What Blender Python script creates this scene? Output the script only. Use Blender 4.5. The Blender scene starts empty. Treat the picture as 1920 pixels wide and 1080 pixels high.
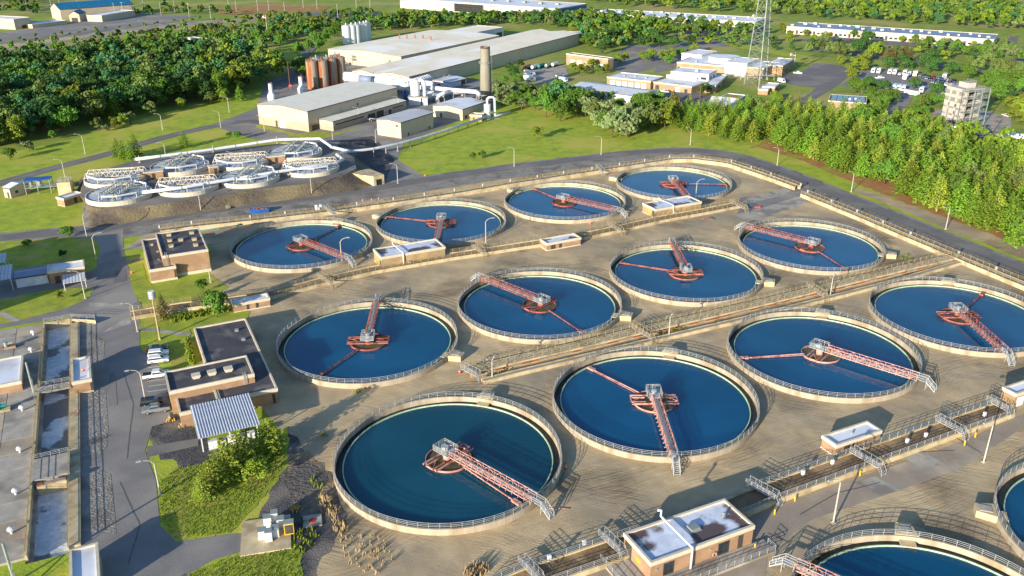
import bpy, math, random
import numpy as np
from mathutils import Vector, Matrix
from mathutils.geometry import delaunay_2d_cdt
from math import sin, cos, pi, radians as R, atan2, hypot
random.seed(7)
scn = bpy.context.scene
COL = scn.collection
# ---------------- camera, sky, sun, exposure ----------------
CAM_H = 97.82; PITCH = 0.413901; ROLL = -0.003349; FPX = 1617.16      # pixels of a 1920 wide picture
cd = bpy.data.cameras.new('camera'); cam = bpy.data.objects.new('camera', cd); COL.objects.link(cam)
cd.sensor_width = 36.0; cd.lens = FPX/1920*36.0; cd.clip_start = 1.0; cd.clip_end = 9000
cam.location = (0, 0, CAM_H)
FW = Vector((0, cos(PITCH), -sin(PITCH))); UP0 = Vector((0, sin(PITCH), cos(PITCH))); RT0 = Vector((1, 0, 0))
RT = RT0*cos(ROLL) + UP0*sin(ROLL); UP = -RT0*sin(ROLL) + UP0*cos(ROLL)
cam.matrix_world = Matrix.Translation((0, 0, CAM_H)) @ Matrix(((RT.x, UP.x, -FW.x), (RT.y, UP.y, -FW.y), (RT.z, UP.z, -FW.z))).to_4x4()
scn.camera = cam
SUN_EL = R(13); SHADOW_AZ = R(56)                                     # shadows run towards this heading
sun_from = Vector((-cos(SHADOW_AZ)*cos(SUN_EL), -sin(SHADOW_AZ)*cos(SUN_EL), sin(SUN_EL)))
w = bpy.data.worlds.new('World'); scn.world = w; w.use_nodes = True
nt = w.node_tree; nt.nodes.clear()
sky = nt.nodes.new('ShaderNodeTexSky'); sky.sky_type = 'NISHITA'; sky.sun_disc = False
sky.sun_elevation = SUN_EL; sky.sun_rotation = atan2(sun_from.x, sun_from.y)
sky.air_density = 1.0; sky.dust_density = 0.6; sky.ozone_density = 3.5
bg = nt.nodes.new('ShaderNodeBackground'); bg.inputs[1].default_value = 0.125
wo = nt.nodes.new('ShaderNodeOutputWorld')
nt.links.new(sky.outputs[0], bg.inputs[0]); nt.links.new(bg.outputs[0], wo.inputs[0])
sl = bpy.data.lights.new('sun', 'SUN'); sl.energy = 5.0; sl.angle = R(0.5); sl.color = (1.0, 0.89, 0.72)
so = bpy.data.objects.new('sun', sl); COL.objects.link(so)
so.rotation_euler = sun_from.to_track_quat('Z', 'Y').to_euler()
scn.view_settings.view_transform = 'Standard'; scn.view_settings.look = 'None'
scn.view_settings.exposure = 0.88; scn.view_settings.gamma = 1.0; scn.view_settings.use_curve_mapping = False
scn.cycles.max_bounces = 6; scn.cycles.diffuse_bounces = 3; scn.cycles.transparent_max_bounces = 8
try: scn.cycles.use_denoising = True
except Exception: pass

# ---------------- survey: where a sighted point of the photograph stands on a level plane ----------------
def G(px, py, z=0.0):
    d = FW + RT*((px-960)/FPX) - UP*((py-540)/FPX)
    t = (z-CAM_H)/d.z
    return Vector((d.x*t, d.y*t, z))
def PX(P):
    d = Vector(P) - Vector((0, 0, CAM_H)); zz = d.dot(FW)
    return 960+FPX*d.dot(RT)/zz, 540-FPX*d.dot(UP)/zz
def HZ(px, py, pytop):
    A = G(px, py); lo, hi = 0., 90.
    for _ in range(40):
        m = (lo+hi)/2
        if PX((A.x, A.y, m))[1] > pytop: lo = m
        else: hi = m
    return lo

# ---------------- materials ----------------
MATS = {}
def srgb(r, g, b):
    f = lambda c: (c/255/12.92) if c/255 <= .04045 else ((c/255+.055)/1.055)**2.4
    return (f(r), f(g), f(b))
def mat(name, c1, c2=None, rough=.8, scale=.3, detail=6, metallic=0., bump=0., bscale=None, lo=.35, hi=.65, rand=0., spec=.3, c3=None, c3scale=.05, c3lo=.5, c3hi=.62, stretch=None, coords='Object'):
    m = bpy.data.materials.new(name); m.use_nodes = True; n = m.node_tree; N = n.nodes; L = n.links
    b = N['Principled BSDF']; b.inputs['Roughness'].default_value = rough; b.inputs['Metallic'].default_value = metallic
    b.inputs['Specular IOR Level'].default_value = spec
    tc = N.new('ShaderNodeTexCoord'); co = tc.outputs[coords]
    if stretch:
        mp = N.new('ShaderNodeMapping'); mp.inputs['Rotation'].default_value = (0, 0, stretch[1]); mp.inputs['Scale'].default_value = stretch[0]
        L.new(co, mp.inputs[0]); co = mp.outputs[0]
    if c2 is None: c2 = tuple(x*.8 for x in c1)
    nz = N.new('ShaderNodeTexNoise'); nz.inputs['Scale'].default_value = scale; nz.inputs['Detail'].default_value = detail; nz.inputs['Roughness'].default_value = .62
    L.new(co, nz.inputs['Vector'])
    mr = N.new('ShaderNodeMapRange'); mr.inputs[1].default_value = lo; mr.inputs[2].default_value = hi; L.new(nz.outputs[0], mr.inputs[0])
    mx = N.new('ShaderNodeMix'); mx.data_type = 'RGBA'; mx.inputs[6].default_value = (*c1, 1); mx.inputs[7].default_value = (*c2, 1)
    L.new(mr.outputs[0], mx.inputs[0]); out = mx.outputs[2]
    if c3:
        n3 = N.new('ShaderNodeTexNoise'); n3.inputs['Scale'].default_value = c3scale; n3.inputs['Detail'].default_value = 5; L.new(co, n3.inputs['Vector'])
        m3 = N.new('ShaderNodeMapRange'); m3.inputs[1].default_value = c3lo; m3.inputs[2].default_value = c3hi; L.new(n3.outputs[0], m3.inputs[0])
        x3 = N.new('ShaderNodeMix'); x3.data_type = 'RGBA'; L.new(m3.outputs[0], x3.inputs[0]); L.new(out, x3.inputs[6]); x3.inputs[7].default_value = (*c3, 1); out = x3.outputs[2]
    if rand:
        oi = N.new('ShaderNodeObjectInfo'); hs = N.new('ShaderNodeHueSaturation')
        a = N.new('ShaderNodeMapRange'); a.inputs[3].default_value = 1-rand; a.inputs[4].default_value = 1+rand; L.new(oi.outputs['Random'], a.inputs[0])
        a2 = N.new('ShaderNodeMapRange'); a2.inputs[3].default_value = .5-rand*.05; a2.inputs[4].default_value = .5+rand*.05; L.new(oi.outputs['Random'], a2.inputs[0])
        L.new(a.outputs[0], hs.inputs['Value']); L.new(a2.outputs[0], hs.inputs['Hue']); L.new(out, hs.inputs['Color']); out = hs.outputs[0]
    L.new(out, b.inputs['Base Color'])
    if bump:
        nb = N.new('ShaderNodeTexNoise'); nb.inputs['Scale'].default_value = bscale or scale*4; nb.inputs['Detail'].default_value = 5; L.new(co, nb.inputs['Vector'])
        bp = N.new('ShaderNodeBump'); bp.inputs['Strength'].default_value = 1; bp.inputs['Distance'].default_value = bump; L.new(nb.outputs[0], bp.inputs['Height']); L.new(bp.outputs[0], b.inputs['Normal'])
    MATS[name] = m; return m
def M(n): return MATS[n]
GA = R(25.6)   # heading of the rows of tanks
mat('grass', srgb(166,180,52), srgb(132,150,48), .95, .22, detail=9, c3=srgb(176,172,72), c3scale=.03, bump=.08, bscale=1.6)
mat('meadow', srgb(144,158,56), srgb(112,132,54), .95, .1, detail=9, c3=srgb(164,154,90), c3scale=.015, bump=.1, bscale=1.2)
mat('lawn', srgb(160,170,56), srgb(128,142,48), .95, .22, c3=srgb(176,160,84), c3scale=.09, c3lo=.52, c3hi=.68, bump=.1, bscale=3)
mat('mulch', srgb(176,122,80), srgb(150,110,70), .95, .3, c3=srgb(150,150,60), c3scale=.12)
mat('asphalt', srgb(136,132,128), srgb(120,117,115), .9, .15, c3=srgb(150,144,136), c3scale=.04, bump=.03, bscale=3)
mat('asphalt_dark', srgb(118,115,113), srgb(106,104,104), .9, .15, c3=srgb(130,126,120), c3scale=.05)
mat('asphalt_brown', srgb(160,146,128), srgb(144,132,118), .85, .12, c3=srgb(180,166,144), c3scale=.07, bump=.03, bscale=2)
mat('shoulder', srgb(152,146,136), srgb(128,124,118), .95, .5, bump=.25, bscale=2.2, c3=srgb(112,106,100), c3scale=.12)
mat('concrete', srgb(200,184,148), srgb(176,160,128), .85, .5, c3=srgb(158,140,108), c3scale=.3)
mat('concrete_grey', srgb(176,170,158), srgb(152,146,136), .85, .4, c3=srgb(132,126,116), c3scale=.15)
mat('tank_wall', srgb(178,166,146), srgb(160,148,128), .85, .5, detail=8, c3=srgb(146,130,106), c3scale=.35, c3lo=.5, c3hi=.66, stretch=((1,1,.25),0), rand=.07)
mat('dark_gravel', srgb(92,90,90), srgb(64,64,68), .95, 1.2, bump=.15, bscale=3, c3=srgb(120,112,104), c3scale=.12)
mat('rubble', srgb(108,102,96), srgb(78,76,76), .95, 1.0, bump=.35, bscale=1.6, c3=srgb(150,130,100), c3scale=.08)
mat('earth', srgb(104,94,80), srgb(84,76,66), .95, .5, bump=.3, bscale=1.2, c3=srgb(122,110,84), c3scale=.09)
mat('dirt_clay', srgb(190,138,96), srgb(168,120,84), .95, .06, bump=.8, bscale=.1)
mat('white_metal', srgb(214,216,218), srgb(200,202,206), .45, .4)
mat('rail_metal', srgb(168,170,168), srgb(146,148,146), .5, 1)
mat('rail_brown', srgb(176,158,116), srgb(150,134,98), .7, 1)
mat('pink_steel', srgb(206,158,146), srgb(188,138,126), .7, 1.5, c3=srgb(160,100,82), c3scale=.8, c3lo=.5, c3hi=.66, rand=.08)
mat('red_steel', srgb(172,106,92), srgb(148,86,74), .7, 1.5, c3=srgb(112,66,54), c3scale=.8, c3lo=.48, c3hi=.64, rand=.12)
mat('grate', srgb(178,172,168), srgb(150,146,142), .7, 2)
mat('grey_paint', srgb(172,176,178), srgb(154,158,160), .5, 1)
mat('weir', srgb(182,208,178), srgb(150,178,150), .7, 1)
mat('scum', srgb(104,96,62), srgb(76,78,58), .35, .7, detail=8)
mat('launder_water', srgb(52,56,48), srgb(24,28,28), .4, .8)
mat('brick_wall', srgb(156,128,102), srgb(148,116,88), .85, 2, c3=srgb(166,134,106), c3scale=.3)
mat('tan_wall', srgb(160,138,106), srgb(148,126,96), .85, .8, c3=srgb(176,148,104), c3scale=.25)
mat('brick_pale', srgb(162,136,108), srgb(150,124,96), .85, .8, c3=srgb(170,144,114), c3scale=.2)
mat('cream_wall', srgb(196,182,158), srgb(188,174,148), .75, .2)
mat('grey_wall', srgb(192,186,160), srgb(180,174,150), .75, .2)
mat('beige_base', srgb(178,158,134), srgb(166,146,122), .8, .4)
mat('coping', srgb(206,196,178), srgb(190,180,160), .8, .8)
mat('cream_roof', srgb(246,236,212), srgb(236,224,198), .7, .08, c3=srgb(250,246,236), c3scale=.03)
mat('eave_brown', srgb(96,76,64), srgb(80,64,56), .7, 1)
mat('white_roof', srgb(224,228,236), srgb(208,214,224), .7, .15, c3=srgb(186,184,186), c3scale=.09, c3lo=.56, c3hi=.7)
mat('black_roof', srgb(82,80,84), srgb(64,63,68), .7, .12, detail=9, c3=srgb(118,112,110), c3scale=.22, c3lo=.52, c3hi=.72)
mat('stained_roof', srgb(214,222,236), srgb(190,198,214), .5, .7, c3=srgb(92,78,78), c3scale=.17, c3lo=.53, c3hi=.62)
mat('blue_roof', srgb(34,112,150), srgb(28,98,138), .5, .3)
mat('slate_roof', srgb(128,142,166), srgb(112,126,152), .5, .06)
mat('metal_roof', srgb(196,200,206), srgb(176,182,192), .45, .3)
mat('glass', srgb(52,60,66), srgb(34,40,46), .12, .6, spec=.6)
mat('dark_door', srgb(78,72,66), srgb(60,56,52), .6, 1)
mat('white_door', srgb(226,224,220), srgb(210,208,204), .5, 1)
mat('rust', srgb(164,88,46), srgb(118,76,54), .85, .5, stretch=((1,1,.12),0), c3=srgb(150,136,120), c3scale=.3, c3lo=.47, c3hi=.56)
mat('stack_concrete', srgb(142,138,124), srgb(126,122,108), .9, .3, stretch=((1,1,.2),0))
mat('galvanised', srgb(158,166,162), srgb(132,140,138), .5, .5, metallic=.2)
mat('teal_paint', srgb(40,140,130), srgb(30,116,110), .5, .5)
mat('blue_paint', srgb(40,96,170), srgb(32,80,150), .5, .5)
mat('masonry', srgb(186,178,168), srgb(174,166,156), .85, .3)
mat('tyre', (.02,.02,.02), (.03,.03,.03), .9)
mat('car_white', srgb(226,228,230), srgb(218,220,222), .25, spec=.5)
mat('car_black', srgb(30,34,42), srgb(24,28,36), .22, spec=.6)
mat('car_grey', srgb(120,126,130), srgb(110,116,120), .25, spec=.5)
mat('car_red', srgb(150,30,28), srgb(130,24,24), .25, spec=.5)
mat('car_blue', srgb(38,62,108), srgb(32,54,96), .25, spec=.5)
mat('car_cream', srgb(222,210,180), srgb(210,198,168), .4, spec=.5)
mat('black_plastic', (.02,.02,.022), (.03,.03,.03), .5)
mat('red_paint', srgb(200,44,36), srgb(180,36,30), .5)
mat('yellow_paint', srgb(232,188,40), srgb(216,170,34), .5)
mat('orange_paint', srgb(236,96,36), srgb(216,84,30), .5)
mat('line_paint', srgb(220,218,212), srgb(196,194,188), .8, 1)
mat('yellow_line', srgb(206,170,90), srgb(180,150,84), .8, 1)
mat('lamp_post', srgb(186,180,168), srgb(166,160,150), .5, 1)
mat('wood_pole', srgb(134,96,62), srgb(112,80,52), .9, 2)
mat('bark', srgb(96,78,60), srgb(72,58,46), .95, 2)
mat('pale_bark', srgb(186,166,128), srgb(150,128,98), .95, 2)
mat('reed', srgb(184,164,122), srgb(150,130,92), .9, 1, rand=.2)
mat('crack_fill', srgb(86,84,80), srgb(74,72,70), .9, 1)
mat('lid_grey', srgb(172,180,190), srgb(150,160,174), .6, .3)
mat('sludge', srgb(132,108,80), srgb(104,86,66), .7, .35, detail=8, c3=srgb(160,134,100), c3scale=.15, bump=.12, bscale=1.5)
mat('foam', srgb(226,230,234), srgb(176,186,194), .5, .5, detail=9, c3=srgb(112,112,112), c3scale=.12, c3lo=.5, c3hi=.54, bump=.15, bscale=1.2)
for nm, a, b in (('leaf_mid', (96,128,44), (72,106,40)), ('leaf_dark', (66,96,42), (50,80,40)), ('leaf_yellow', (122,136,42), (98,116,38)), ('leaf_olive', (108,124,62), (88,108,54)), ('leaf_blue', (72,114,66), (56,98,58)), ('pine_needles', (122,150,46), (92,128,42)), ('pine_light', (150,166,58), (124,146,50)), ('leaf_silver', (122,136,88), (98,116,70)), ('leaf_brown', (116,104,58), (94,88,52))):
    m = mat(nm, srgb(*a), srgb(*b), .75, .45, rand=.28, spec=.15, lo=.3, hi=.7)
# gravel yard: pale sandy gravel with rutted wheel tracks
def yard_mat():
    m = mat('yard_gravel', srgb(200,178,140), srgb(176,154,119), .95, .16, c3=srgb(146,135,116), c3scale=.045, c3lo=.44, c3hi=.7, detail=9)
    n = m.node_tree; N = n.nodes; L = n.links; b = N['Principled BSDF']
    tc = N.new('ShaderNodeTexCoord')
    def warp(sc, amt, co):
        nz = N.new('ShaderNodeTexNoise'); nz.inputs['Scale'].default_value = sc; nz.inputs['Detail'].default_value = 3; L.new(co, nz.inputs['Vector'])
        v = N.new('ShaderNodeVectorMath'); v.operation = 'MULTIPLY_ADD'; v.inputs[1].default_value = (amt, amt, 0); L.new(nz.outputs['Color'], v.inputs[0]); L.new(co, v.inputs[2]); return v.outputs[0]
    def tracks(rot, sc, amt, wsc, mask):
        mp = N.new('ShaderNodeMapping'); mp.inputs['Rotation'].default_value = (0, 0, rot); L.new(warp(wsc, amt, tc.outputs['Object']), mp.inputs[0])
        st = N.new('ShaderNodeMapping'); st.inputs['Scale'].default_value = (.06, 1, 1); L.new(mp.outputs[0], st.inputs[0])
        nz = N.new('ShaderNodeTexNoise'); nz.inputs['Scale'].default_value = sc; nz.inputs['Detail'].default_value = 4; nz.inputs['Roughness'].default_value = .7; L.new(st.outputs[0], nz.inputs['Vector'])
        mk = N.new('ShaderNodeTexNoise'); mk.inputs['Scale'].default_value = .05; mk.inputs['Detail'].default_value = 3
        of = N.new('ShaderNodeMapping'); of.inputs['Location'].default_value = (mask*37, mask*11, 0); L.new(tc.outputs['Object'], of.inputs[0]); L.new(of.outputs[0], mk.inputs['Vector'])
        r = N.new('ShaderNodeMapRange'); r.inputs[1].default_value = .47; r.inputs[2].default_value = .64; L.new(mk.outputs[0], r.inputs[0])
        mu = N.new('ShaderNodeMath'); mu.operation = 'MULTIPLY'; L.new(nz.outputs[0], mu.inputs[0]); L.new(r.outputs[0], mu.inputs[1]); return mu.outputs[0]
    t1 = tracks(-GA, 1.9, 4, .03, 1); t2 = tracks(-GA-.35, 1.5, 7, .035, 2); t3 = tracks(-GA+.8, 1.7, 8, .04, 3)
    a = N.new('ShaderNodeMath'); a.operation = 'ADD'; L.new(t1, a.inputs[0]); L.new(t2, a.inputs[1])
    a2 = N.new('ShaderNodeMath'); a2.operation = 'ADD'; L.new(a.outputs[0], a2.inputs[0]); L.new(t3, a2.inputs[1])
    g = N.new('ShaderNodeTexNoise'); g.inputs['Scale'].default_value = 4.5; g.inputs['Detail'].default_value = 6; L.new(tc.outputs['Object'], g.inputs['Vector'])
    gm = N.new('ShaderNodeMath'); gm.operation = 'MULTIPLY_ADD'; gm.inputs[1].default_value = .22; L.new(g.outputs[0], gm.inputs[0]); L.new(a2.outputs[0], gm.inputs[2])
    bc = b.inputs['Base Color'].links[0].from_socket; rm = N.new('ShaderNodeMapRange'); rm.inputs[1].default_value = .5; rm.inputs[2].default_value = 1.15; L.new(a2.outputs[0], rm.inputs[0]); rx = N.new('ShaderNodeMix'); rx.data_type = 'RGBA'; rx.inputs[7].default_value = (*srgb(134,118,94), 1); L.new(rm.outputs[0], rx.inputs[0]); L.new(bc, rx.inputs[6]); L.new(rx.outputs[2], b.inputs['Base Color'])
    bp = N.new('ShaderNodeBump'); bp.inputs['Strength'].default_value = 1; bp.inputs['Distance'].default_value = .24; L.new(gm.outputs[0], bp.inputs['Height']); L.new(bp.outputs[0], b.inputs['Normal'])
yard_mat()
def water_mat(name, c1, c2, rough=.06, bump=.012):
    m = mat(name, c1, c2, rough, .05, spec=.5, detail=3, c3=tuple(x*1.28+.003 for x in c2), c3scale=.028, c3lo=.45, c3hi=.75, rand=.07)
    n = m.node_tree; N = n.nodes; L = n.links; b = N['Principled BSDF']; b.inputs['IOR'].default_value = 1.4
    nb = N.new('ShaderNodeTexNoise'); nb.inputs['Scale'].default_value = .9; nb.inputs['Detail'].default_value = 5
    tc = N.new('ShaderNodeTexCoord'); L.new(tc.outputs['Object'], nb.inputs['Vector'])
    bp = N.new('ShaderNodeBump'); bp.inputs['Strength'].default_value = 1; bp.inputs['Distance'].default_value = bump; L.new(nb.outputs[0], bp.inputs['Height']); L.new(bp.outputs[0], b.inputs['Normal'])
def add_scatter(nm, depth):
    b = M(nm).node_tree.nodes['Principled BSDF']; b.subsurface_method = 'BURLEY'; b.inputs['Subsurface Weight'].default_value = 1.0; b.inputs['Subsurface Radius'].default_value = (1,1,1); b.inputs['Subsurface Scale'].default_value = depth
water_mat('tank_water', (.0008,.060,.132), (.0008,.070,.155)); add_scatter('tank_water', 3.0)
water_mat('tank_water_teal', (.003,.050,.078), (.004,.058,.092)); add_scatter('tank_water_teal', 3.0)
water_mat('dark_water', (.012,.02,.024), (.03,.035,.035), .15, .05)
# ribs on sheet roofs and panel walls as fine relief
def ribbed(name, c1, c2, scale, axis, dist=.05):
    m = mat(name, c1, c2, .5, .2)
    n = m.node_tree; N = n.nodes; L = n.links; b = N['Principled BSDF']
    tc = N.new('ShaderNodeTexCoord'); wv = N.new('ShaderNodeTexWave'); wv.bands_direction = axis; wv.inputs['Scale'].default_value = scale; L.new(tc.outputs['Object'], wv.inputs[0])
    bp = N.new('ShaderNodeBump'); bp.inputs['Strength'].default_value = .6; bp.inputs['Distance'].default_value = dist; L.new(wv.outputs[0], bp.inputs['Height']); L.new(bp.outputs[0], b.inputs['Normal'])
ribbed('ribbed_roof_x', srgb(234,228,210), srgb(224,216,196), .35, 'X')
ribbed('ribbed_roof_y', srgb(222,212,188), srgb(208,198,172), .35, 'Y')
ribbed('grey_ribbed_roof', srgb(196,196,196), srgb(178,180,184), .35, 'X')

# ---------------- mesh helper ----------------
class MB:
    def __init__(s): s.v = []; s.f = []
    def add(s, vs, fs):
        n = len(s.v); s.v += [tuple(v) for v in vs]; s.f += [tuple(i+n for i in f) for f in fs]; return s
    def box(s, x0, y0, z0, x1, y1, z1):
        return s.add([(x0,y0,z0),(x1,y0,z0),(x1,y1,z0),(x0,y1,z0),(x0,y0,z1),(x1,y0,z1),(x1,y1,z1),(x0,y1,z1)],
                     [(0,3,2,1),(4,5,6,7),(0,1,5,4),(1,2,6,5),(2,3,7,6),(3,0,4,7)])
    def prism(s, poly, z0, z1):
        n = len(poly); a = sum(poly[i][0]*poly[(i+1)%n][1]-poly[(i+1)%n][0]*poly[i][1] for i in range(n))
        if a < 0: poly = poly[::-1]
        return s.add([(p[0],p[1],z0) for p in poly]+[(p[0],p[1],z1) for p in poly],
                     [tuple(range(n-1,-1,-1)), tuple(range(n,2*n))]+[(i,(i+1)%n,n+(i+1)%n,n+i) for i in range(n)])
    def beam(s, p, q, w, h=None):
        p = Vector(p); q = Vector(q); d = q-p
        if d.length < 1e-6: return s
        d.normalize(); h = h or w
        a = d.cross(Vector((0,0,1)))
        if a.length < 1e-3: a = Vector((1,0,0))
        a.normalize(); b = a.cross(d); a = a*w/2; b = b*h/2
        return s.add([p-a-b,p+a-b,p+a+b,p-a+b,q-a-b,q+a-b,q+a+b,q-a+b], [(0,1,2,3),(7,6,5,4),(0,4,5,1),(1,5,6,2),(2,6,7,3),(3,7,4,0)])
    def tube(s, pts, r, n=8, cap=True):
        pts = [Vector(p) for p in pts]; k = len(pts); rs = r if isinstance(r, (list, tuple)) else [r]*k
        base = len(s.v); prev = None
        for i, p in enumerate(pts):
            if i == 0: d = pts[1]-p
            elif i == k-1: d = p-pts[i-1]
            else: d = (pts[i+1]-p).normalized()+(p-pts[i-1]).normalized()
            d.normalize()
            a = prev if prev is not None else (Vector((0,0,1)) if abs(d.z) < .9 else Vector((1,0,0)))
            a = a - d*a.dot(d); a.normalize(); prev = a; b = d.cross(a)
            for j in range(n):
                t = 2*pi*j/n; s.v.append(tuple(p+a*rs[i]*cos(t)+b*rs[i]*sin(t)))
        for i in range(k-1):
            for j in range(n):
                s.f.append((base+i*n+j, base+i*n+(j+1)%n, base+(i+1)*n+(j+1)%n, base+(i+1)*n+j))
        if cap: s.f.append(tuple(base+j for j in range(n-1,-1,-1))); s.f.append(tuple(base+(k-1)*n+j for j in range(n)))
        return s
    def lathe(s, prof, n=32, c=(0,0)):
        base = len(s.v); k = len(prof)
        for r, z in prof:
            for j in range(n):
                t = 2*pi*j/n; s.v.append((c[0]+r*cos(t), c[1]+r*sin(t), z))
        for i in range(k-1):
            for j in range(n):
                s.f.append((base+i*n+j, base+i*n+(j+1)%n, base+(i+1)*n+(j+1)%n, base+(i+1)*n+j))
        return s
    def disc(s, r, z, n=32, c=(0,0)):
        return s.add([(c[0]+r*cos(2*pi*j/n), c[1]+r*sin(2*pi*j/n), z) for j in range(n)], [tuple(range(n))])
    def build(s, name, m, parent=None, kind=None, label=None, loc=None, rz=0, smooth=False):
        me = bpy.data.meshes.new(name); me.from_pydata(s.v, [], s.f)
        me.materials.append(M(m) if isinstance(m, str) else m); 
        if smooth: me.polygons.foreach_set('use_smooth', [True]*len(me.polygons))
        me.update()
        return link(name, me, parent, kind, label, loc, rz)
def link(name, me, parent=None, kind=None, label=None, loc=None, rz=0):
    o = bpy.data.objects.new(name, me); COL.objects.link(o)
    if parent: o.parent = parent
    if kind: o['kind'] = kind
    if label: o['label'] = label
    if loc is not None: o.location = loc
    if rz: o.rotation_euler = (0, 0, rz)
    return o
def thing(name, label, cat, loc=(0,0,0), rz=0, group=None):
    o = bpy.data.objects.new(name, None); COL.objects.link(o); o.location = loc; o.rotation_euler = (0, 0, rz); o.empty_display_size = .5
    o['label'] = label; o['category'] = cat
    if group: o['group'] = group
    return o
CH = {}
def copy_tree(o, loc, rz, label, group=None, sc=None):
    c = o.copy(); COL.objects.link(c); c.location = loc; c.rotation_euler = (0, 0, rz); c['label'] = label
    if group: c['group'] = group
    if sc: c.scale = (sc, sc, sc) if isinstance(sc, (int, float)) else sc
    if o.name not in CH: CH[o.name] = [(k, list(k.children)) for k in o.children]
    for k, ks in CH[o.name]:
        d = k.copy(); COL.objects.link(d); d.parent = c
        for g in ks:
            e = g.copy(); COL.objects.link(e); e.parent = d
    return c

# ---------------- ground sheets ----------------
def inside(p, poly):
    x, y = p[0], p[1]; c = False; j = len(poly)-1
    for i in range(len(poly)):
        xi, yi = poly[i][0], poly[i][1]; xj, yj = poly[j][0], poly[j][1]
        if (yi > y) != (yj > y) and x < (xj-xi)*(y-yi)/(yj-yi)+xi: c = not c
        j = i
    return c
def sheet(name, m, poly, z, holes=(), label=None, kind='structure'):
    loops = [poly]+list(holes); vs = []; es = []
    for lp in loops:
        b = len(vs); vs += [Vector((p[0], p[1])) for p in lp]; es += [(b+i, b+(i+1) % len(lp)) for i in range(len(lp))]
    ov, _, of, *_ = delaunay_2d_cdt(vs, es, [], 0, 1e-5)
    fs = []
    for f in of:
        c = sum((ov[i] for i in f), Vector((0, 0)))/len(f)
        if inside(c, poly) and not any(inside(c, h) for h in holes): fs.append(tuple(f))
    mb = MB(); mb.v = [(p.x, p.y, z) for p in ov]; mb.f = fs
    o = mb.build(name, m, kind=kind, label=label)
    if o.data.polygons and o.data.polygons[0].normal.z < 0: o.data.flip_normals()
    return o
def gp(pts, z=0.0): return [G(x, y, z) for x, y in pts]
def smooth_line(pts, it=2):
    for _ in range(it):
        q = [pts[0]]
        for a, b in zip(pts[:-1], pts[1:]): q += [a*.75+b*.25, a*.25+b*.75]
        q.append(pts[-1]); pts = q
    return pts
def offset(pts, d):
    out = []
    for i, p in enumerate(pts):
        a = pts[max(i-1, 0)]; b = pts[min(i+1, len(pts)-1)]; t = (b-a).normalized(); out.append(p+Vector((-t.y, t.x, 0))*d)
    return out
def ribbon(name, m, pts, width, z, label=None, sm=2, off=0):
    pts = smooth_line(pts, sm) if sm else pts
    l = offset(pts, off+width/2); r = offset(pts, off-width/2); mb = MB()
    n = len(pts); mb.add([(p.x, p.y, z) for p in l]+[(p.x, p.y, z) for p in r], [(i, n+i, n+i+1, i+1) for i in range(n-1)])
    return mb.build(name, m, kind='structure', label=label)
def rough(poly, amp=.45, step=1.6, seed=0):
    r_ = random.Random(seed+len(poly)); out = []
    for a, b in zip(poly, poly[1:]+poly[:1]):
        n = min(80, max(1, int((b-a).length/step)))
        for i in range(n): p = a.lerp(b, i/n); out.append(Vector((p.x+r_.uniform(-amp,amp), p.y+r_.uniform(-amp,amp), p.z)))
    return out
U = Vector((cos(GA), sin(GA), 0)); V = Vector((-sin(GA), cos(GA), 0))
# ---------------- the setting ----------------
ch_a = G(82, 618); ch_b = G(128, 612)                       # sunken channel, top end
chd = (G(46, 1078)-ch_a).normalized(); chn = Vector((-chd.y, chd.x, 0))
if (ch_b-ch_a).dot(chn) < 0: chn = -chn
CHW = 6.6; c0 = ch_a - chd*1.5; c1 = ch_a + chd*95
CHAN = [c0, c0+chn*CHW, c1+chn*CHW, c1]
OUT = [Vector((-3500,-300,0)), Vector((3500,-300,0)), Vector((3500,5000,0)), Vector((-3500,5000,0))]
sheet('ground', 'meadow', OUT, 0, [CHAN])
LN = [(x-200 if x<0 else x, y) for x, y in [(-80,1200),(-300,640),(-300,300),(0,290),(130,262),(290,215),(480,170),(540,165),(560,260),(640,275),(760,285),(900,200),(1000,170),(1130,200),(1250,210),(1400,250),(1600,330),(1950,480),(2000,560),(1500,420),(1260,320),(900,360),(500,430),(560,700),(600,1300)]]
sheet('lawn', 'grass', gp(LN), .01, [CHAN])
YARD = [(235,468),(300,415),(480,388),(740,345),(1000,308),(1260,275),(1400,290),(1505,338),(1700,412),(1920,500),(2400,640),(2500,1400),(600,1500),(560,1300),(560,1090),(590,1010),(500,900),(520,800),(470,740),(380,650),(440,590),(395,545),(395,460)]
sheet('gravel_yard', 'yard_gravel', gp(YARD), .02)
sheet('dark_gravel_patch', 'dark_gravel', rough(gp([(262,785),(330,770),(400,835),(480,815),(535,805),(560,830),(600,872),(632,900),(650,965),(635,1010),(600,1050),(590,1300),(540,1300),(560,1060),(470,1010),(520,900),(420,880),(350,880),(305,860)]), .7), .035)
sheet('rubble_bank', 'rubble', rough(gp([(530,850),(585,845),(616,880),(636,940),(600,985),(552,960),(530,900)]), .8), .05)
peri = [G(*p) for p in [(-260,470),(-80,458),(60,440),(150,434),(230,424),(330,404),(450,387),(600,371),(760,344),(900,322),(1060,302),(1200,286),(1290,281),(1370,289),(1460,318),(1560,360),(1700,416),(1820,466),(1920,507),(2150,600),(2500,740)]]
ribbon('gravel_shoulder', 'shoulder', peri, 19, .045, sm=2, off=-4)
ribbon('perimeter_road', 'asphalt_dark', peri, 7.6, .06)
ribbon('road_edge_line', 'yellow_line', peri, .22, .075, off=-3.3)
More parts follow.
